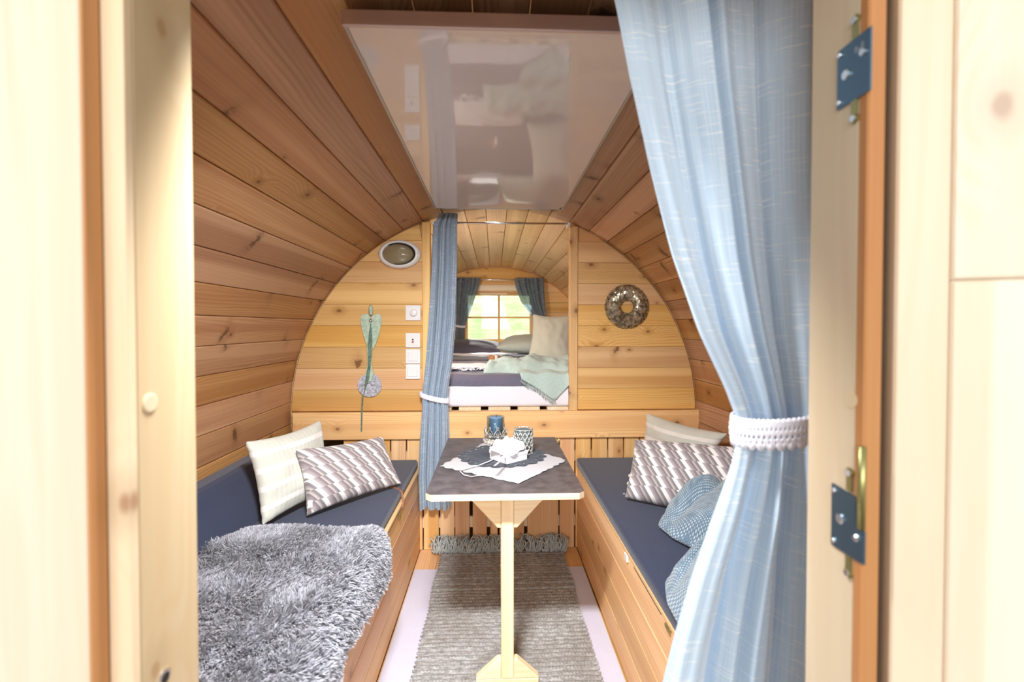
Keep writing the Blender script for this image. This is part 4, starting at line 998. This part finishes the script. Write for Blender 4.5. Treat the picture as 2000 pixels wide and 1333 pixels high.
r_, x_, z_ = plate('light_switch', 792.5, 820.5, 711, 740, 'lowest white rocker switch of the column beside the bed curtain', 'light switch')
box('rocker', r_, (x_ - .027, D - .0155, z_ - .027), (x_ + .027, D - .0112, z_ + .027), M['white_plastic'], .002, 1)
# wreath of shiny scales
n = NT('pearly_shell'); a = n.noise(n.ob(), 45, 3, .6); n.set(Base_Color=n.mix(n.mr(a, .35, .65), srgb(196, 186, 160), srgb(120, 106, 82)), Roughness=.25, Metallic=.55); M['pearl'] = n.m
wrc = Vector((wx(1224), D, wz(599)))
wre = empty('shell_wreath', (wrc.x, D, wrc.z - .127), 'round wreath of overlapping pearly shell discs on the partition', 'wreath')
lathe('ring_core', wre, wrc, [(.035, .002), (.045, .022), (.08, .030), (.112, .016), (.115, .002)], plain('dark_core', srgb(70, 58, 44), .7), 40, 1, 'Y', True, False)
V = []; Fs = []
rw = random.Random(4)
for rad, dep, cnt, tilt, sz in ((.114, .012, 38, .95, .016), (.104, .022, 34, .7, .017), (.088, .032, 28, .35, .018), (.07, .035, 22, .05, .018), (.054, .030, 18, -.35, .017), (.042, .020, 15, -.8, .015)):
    for k in range(cnt):
        q = 2 * pi * (k + rw.uniform(-.15, .15)) / cnt + rad * 40; er = Vector((math.cos(q), 0, math.sin(q))); et = Vector((-math.sin(q), 0, math.cos(q))); ey = Vector((0, -1, 0))
        ti = tilt + rw.uniform(-.15, .15); nn_ = (ey * math.cos(ti) + er * math.sin(ti) + et * rw.uniform(.15, .45)).normalized(); a1 = nn_.cross(et).normalized(); a2 = nn_.cross(a1)
        c = wrc + er * rad + ey * dep; b0 = len(V); V.append(c + nn_ * .004)
        for i in range(10): w_ = 2 * pi * i / 10; V.append(c + a1 * sz * .85 * math.cos(w_) + a2 * sz * math.sin(w_))
        V.append(c - nn_ * .001)
        for i in range(10): m = (i + 1) % 10; Fs += [[b0, b0 + 1 + i, b0 + 1 + m], [b0 + 11, b0 + 1 + m, b0 + 1 + i]]
o = mesh('shell_discs', V, Fs, M['pearl'], wre, None, None, False); o['kind'] = 'stuff'
# angel ornament
n = NT('mint_patina'); a = n.noise(n.ob(), 40, 3, .6); n.set(Base_Color=n.mix(n.mr(a, .35, .65), srgb(196, 212, 190), srgb(160, 184, 164)), Roughness=.6); M['mintp'] = n.m
n = NT('green_patina'); a = n.noise(n.ob(), 60, 3, .6); n.set(Base_Color=n.mix(n.mr(a, .35, .65), srgb(112, 140, 122), srgb(76, 98, 84)), Roughness=.6); M['greenp'] = n.m
def flat(name, par, pix, y, t, mat):
    pts = [(wx(a), wz(b)) for a, b in pix]; m_ = len(pts); V = [(x, y, z) for x, z in pts] + [(x, y + t, z) for x, z in pts]
    bm_f = [list(range(m_)), list(range(2 * m_ - 1, m_ - 1, -1))] + [[i, (i + 1) % m_, m_ + (i + 1) % m_, m_ + i] for i in range(m_)]
    o = mesh(name, V, bm_f, mat, par); fix_normals(o); b = o.modifiers.new('round', 'BEVEL'); b.width = .002; b.segments = 2; return o
an = empty('angel_ornament', (wx(724), D, wz(840)), 'pale green metal angel with heart-shaped wings hanging on the partition', 'ornament')
flat('wing', an, [(725, 620), (719, 614), (712, 614), (706, 618), (705, 628), (709, 650), (714, 666), (719, 680), (723, 672)], D - .014, .006, M['mintp'])
flat('wing', an, [(726, 620), (731, 615), (740, 614), (746, 616), (746, 630), (742, 650), (736, 668), (730, 682), (726, 672)], D - .014, .006, M['mintp'])
flat('gown', an, [(725, 628), (728, 632), (730, 650), (729, 672), (728, 690), (727, 712), (731, 728), (726, 744), (718, 744), (715, 730), (719, 710), (719, 690), (718, 678), (721, 655)], D - .022, .008, M['mintp'])
flat('gown_fold', an, [(726, 630), (729, 650), (728, 690), (726, 712), (723, 738), (717, 752), (712, 770), (714, 748), (720, 714), (721, 690), (720, 676), (723, 650)], D - .026, .004, M['greenp'])
lathe('head', an, (wx(725.5), D - .014, wz(607)), [(.0, -.009), (.008, -.006), (.012, 0), (.008, .006), (0, .009)], M['mintp'], 16, 2.5, 'Y')
lathe('bead', an, (wx(726.5), D - .026, wz(626.5)), [(0, -.009), (.006, -.006), (.009, 0), (.006, .006), (0, .009)], M['chrome'], 16, 1, 'Y')
strip('ribbon_tail', an, [(wx(711), D - .032, wz(768)), (wx(709), D - .0325, wz(800)), (wx(708), D - .034, wz(838))], .0075, .0015, M['greenp'], (0, -1, 0))
M['wicker'] = cloth('grey_white_wicker', srgb(214, 214, 222), srgb(150, 150, 162), 160, .6)
dcn = Vector((wx(721.5), D, wz(751)))
dk = empty('wicker_disc', (dcn.x, D, dcn.z - .065), 'round grey-white coiled disc below the angel ornament', 'ornament')
lathe('backing', dk, dcn, [(.062, .0005), (.062, .006), (.012, .006)], M['wicker'], 32, 1, 'Y')
V = []; Fs = []; pts = []
for i in range(300):
    t = i / 299; q = t * 2 * pi * 7; r = .012 + .050 * t; pts.append((dcn.x + r * math.cos(q), D - .009 - .002 * math.sin(q * 9), dcn.z + r * math.sin(q)))
addtube(pts, .0042, False, 6); fix_normals(mesh('coil', V, Fs, M['wicker'], dk, None, None, True))

# ================================================================== bed
MZ0, MZ1 = zp(798), zp(757)
bb = empty('slatted_bed', (0, D + .03, MZ0 - .02), 'slatted bed platform showing dark gaps above the rail', 'bed')
for k in range(15):
    xa = at(880 - 58.5 * 7 + 58.5 * k, 800, D).x; xb_ = at(880 - 58.5 * 7 + 58.5 * k + 43.5, 800, D).x
    if abs(xa - CX) > 1.03 or abs(xb_ - CX) > 1.03: continue
    o_ = .04
    board('slat', bb, ((xa + xb_) / 2 + .042, (D + .035 + YR - .05) / 2, MZ0 - .001), (0, 1, 0), (-1, 0, 0), rect(YR - D - .085, xb_ - xa), .018, M['pale'], .001)
box('cross_bearer', bb, (-.9, D + .045, MZ0 - .08), (.9, D + .075, MZ0 - .0205), M['bench'], .002, 1, 0); box('cross_bearer', bb, (-.9, 4.3, MZ0 - .08), (.9, 4.33, MZ0 - .0205), M['bench'], .002, 1, 0)
o = box('mattress', None, (CX - 1.055, D + .036, MZ0), (CX + 1.055, YR - .06, MZ1), M['white_cloth'], .02, 4, 0, True); tag(o, 'thick mattress in a white sheet filling the bed alcove', 'mattress')
# generic soft slab: top surface heightfield with rounded rim
def slab(name, x0, x1, y0, y1, z0, h, mat, label, cat, wr=.012, seed=0, nx=50, ny=50, bev=.03, edgewob=.01, frame=None):
    P = []; U = []
    for j in range(ny + 5):
        r = []; ru = []
        for i in range(nx + 5):
            u = min(1, max(0, (i - 2) / nx)); v = min(1, max(0, (j - 2) / ny))
            ex = 0 if 2 <= i <= nx + 2 else (-1 if i < 2 else 1); ey = 0 if 2 <= j <= ny + 2 else (-1 if j < 2 else 1)
            x = x0 + (x1 - x0) * u; y = y0 + (y1 - y0) * v + edgewob * nz(x * 6 + seed, v * 3, 1)
            d = min(x - x0, x1 - x, (y1 - y0) * v, (y1 - y0) * (1 - v)); e = min(1, d / bev); top = h * (.62 + .38 * math.sqrt(max(0, 1 - (1 - e) ** 2)))
            zz = z0 + top + wr * (nz(x * 5 + seed, y * 5, 3) + .6 * nz(x * 13, y * 9 + seed, 5)) * min(1, e + .2)
            far = 2 if (i in (0, nx + 4) or j in (0, ny + 4)) else (1 if (ex or ey) else 0)
            if far: x += ex * .006; y += ey * .006; zz = z0 + h * .3 if far == 1 else z0 + .0015
            r.append(Vector((x, y, zz))); ru.append((u * (x1 - x0), v * (y1 - y0)))
        P.append(r); U.append(ru)
    o = grid_mesh(name, None, P, mat, U, True); return tag(o, label, cat)
zt_ = MZ1 + .0008
slab('grey_duvet', -.95, .98, 2.515, 3.55, zt_, .060, M['duvet'], 'grey-violet quilted cover folded across the front of the bed', 'duvet', .007, 1, 70, 40, .03, .02)
slab('dark_blanket', -.95, .98, 3.60, 4.15, zt_, .065, M['grey_pillow'], 'charcoal blanket folded in front of the bed pillows', 'blanket', .010, 2, 60, 24, .04, .02)
# white fringed bands over the duvet
def fringed(name, x0, x1, y0, y1, z, label, seed, n_f=70):
    root = empty(name, ((x0 + x1) / 2, (y0 + y1) / 2, z), label, 'throw')
    P = [[Vector((x0 + (x1 - x0) * i / 40, y0 + (y1 - y0) * j / 10 + .02 * nz(i * .3, j * .5, seed), z + .006 + .008 * (1 + nz(i * .35, j * .6, seed + 3)))) for i in range(41)] for j in range(11)]
    solid(grid_mesh('cloth', root, P, M['white_cloth'], None, True), .004)
    global V, Fs
    V = []; Fs = []
    for k in range(n_f):
        x = x0 + (x1 - x0) * (k + random.random()) / n_f; a = random.uniform(-.8, .8); L = random.uniform(.05, .09); p0 = Vector((x, y0 + .01, z + .012))
        addtube([p0 + Vector((math.sin(a) * L * t + .012 * math.sin(t * 8 + k), -L * t * .9, .006 * math.sin(t * 6 + k) - .003 * t)) for t in (0, .25, .5, .75, 1)], .0032, False, 5)
    fix_normals(mesh('fringe', V, Fs, M['white_cloth'], root, None, None, True))['kind'] = 'stuff'
fringed('white_throw', -.95, .20, 2.76, 3.10, zt_ + .064, 'white fringed throw lying across the grey duvet', 2)
slab('folded_sheet', -.9, .7, 4.17, 4.36, zt_, .078, M['white_cloth'], 'white sheet folded back in front of the grey bed pillow', 'sheet', .006, 5, 50, 14, .03, .01)
pillow('bed_pillow', (-.62, 4.38, MZ1 + .065), (.08, 4.38, MZ1 + .065), (.06, 4.74, MZ1 + .155), (-.60, 4.74, MZ1 + .155), .16, M['grey_pillow'], 'charcoal bed pillow lying under the window beside the bed curtain', .05, seed=7)
pillow('bed_pillow', (.02, 4.0, MZ1 + .14), (.5, 3.98, MZ1 + .14), (.58, 4.42, MZ1 + .20), (.10, 4.46, MZ1 + .20), .16, M['palegreen'], 'pale green pillow lying in front of the window, next to the sage pillow', .05, seed=8)
pillow('sage_pillow', at(1027, 714, 3.06), at(1122, 717, 2.97), at(1120, 616, 3.14), at(1041, 614, 3.26), .13, M['sage'], 'tall sage green linen pillow standing on edge on the bed', .13, seed=9, wr=.010)
# mint throw: rolled part on top, corner hanging over the mattress edge
mt_ = empty('mint_throw', (.2, 2.7, MZ1), 'mint green fringed throw spilling over the front edge of the mattress', 'throw')
P = []; 
nx_, ny_ = 46, 26
for j in range(ny_ + 1):
    r = []
    for i in range(nx_ + 1):
        u, v = i / nx_, j / ny_; x = -.06 + .56 * u; y = 2.60 + .30 * v + .04 * nz(u * 4, v, 6) - .10 * (1 - v) * max(0, u - .3)
        e = min(1, u / .08, (1 - u) / .05, v / .18, (1 - v) / .18); H = .018 + .055 * math.sin(v * pi) ** .8 + .035 * nz(u * 5, v * 3, 8) + .014 * nz(u * 16, v * 9, 3)
        r.append(Vector((x, y, zt_ + .062 + max(.003, H) * math.sin(e * pi / 2))))
    P.append(r)
solid(grid_mesh('rolled_part', mt_, P, M['mint'], None, True), .006)
top = [Vector((at(1012 + (1113 - 1012) * t, 735, 2.50).x, 2.60 + .03 * math.sin(t * 6), zt_ + .078 + .006 * math.sin(t * 13))) for t in [i / 24 for i in range(25)]]
P = []
for j in range(25):
    v = j / 24; r = []
    for i in range(25):
        t = i / 24
        # lower outline: from left (1022,740) down to the tip (1083,783) and up to (1113,750)
        pyL = np.interp(t, [0, .35, .68, .74, 1], [741, 760, 782, 783, 752]); pxL = np.interp(t, [0, .68, 1], [1019, 1080, 1113])
        zl = at(965, pyL, D + .012).z; xl_ = at(pxL, 700, D + .012).x
        a = top[i]; k = v
        x = a.x + (xl_ - a.x) * k
        edge_y = 2.478
        if k < .45: kk = k / .45; y = a.y + (edge_y + .012 - a.y) * kk; z = a.z - .008 * kk ** 2
        else:
            kk = (k - .45) / .55; y = edge_y + .012 * (1 - kk) ** 2 - .006 * math.sin(t * 14) * kk; z = (a.z - .008) + (zl - (a.z - .008)) * kk
        r.append(Vector((x, y, z)))
    P.append(r)
tipP = P[-1]
o = grid_mesh('hanging_corner', mt_, P, M['mint'], None, True); solid(o, .005)
V = []; Fs = []
for k in range(34):
    t = k / 33 * 17.6; i = int(t); p = tipP[i].lerp(tipP[min(24, i + 1)], t - i)
    L = random.uniform(.018, .03); addtube([p, p + Vector((-.004, -.004, -L * .5)), p + Vector((random.uniform(-.006, .004), -.003, -L))], .0018, False, 5)
fix_normals(mesh('fringe', V, Fs, M['mint'], mt_, None, None, True))['kind'] = 'stuff'
# small brown packet with white ribbon on the bed
pk = at(966, 712, 3.35); M['kraft'] = plain('brown_paper', srgb(176, 126, 80), .8)
pr_ = empty('small_packet', (pk.x, pk.y, MZ1 + .06), 'small brown packet with a white ribbon on the bed', 'packet')
box('wrapping', pr_, (pk.x - .035, 3.31, MZ1 + .066), (pk.x + .035, 3.39, MZ1 + .118), M['kraft'], .006, 2, None, False, .3)
box('ribbon', pr_, (pk.x - .008, 3.3, MZ1 + .0655), (pk.x + .008, 3.4, MZ1 + .1195), M['white_cloth'], .002, 1, None, False, .3)
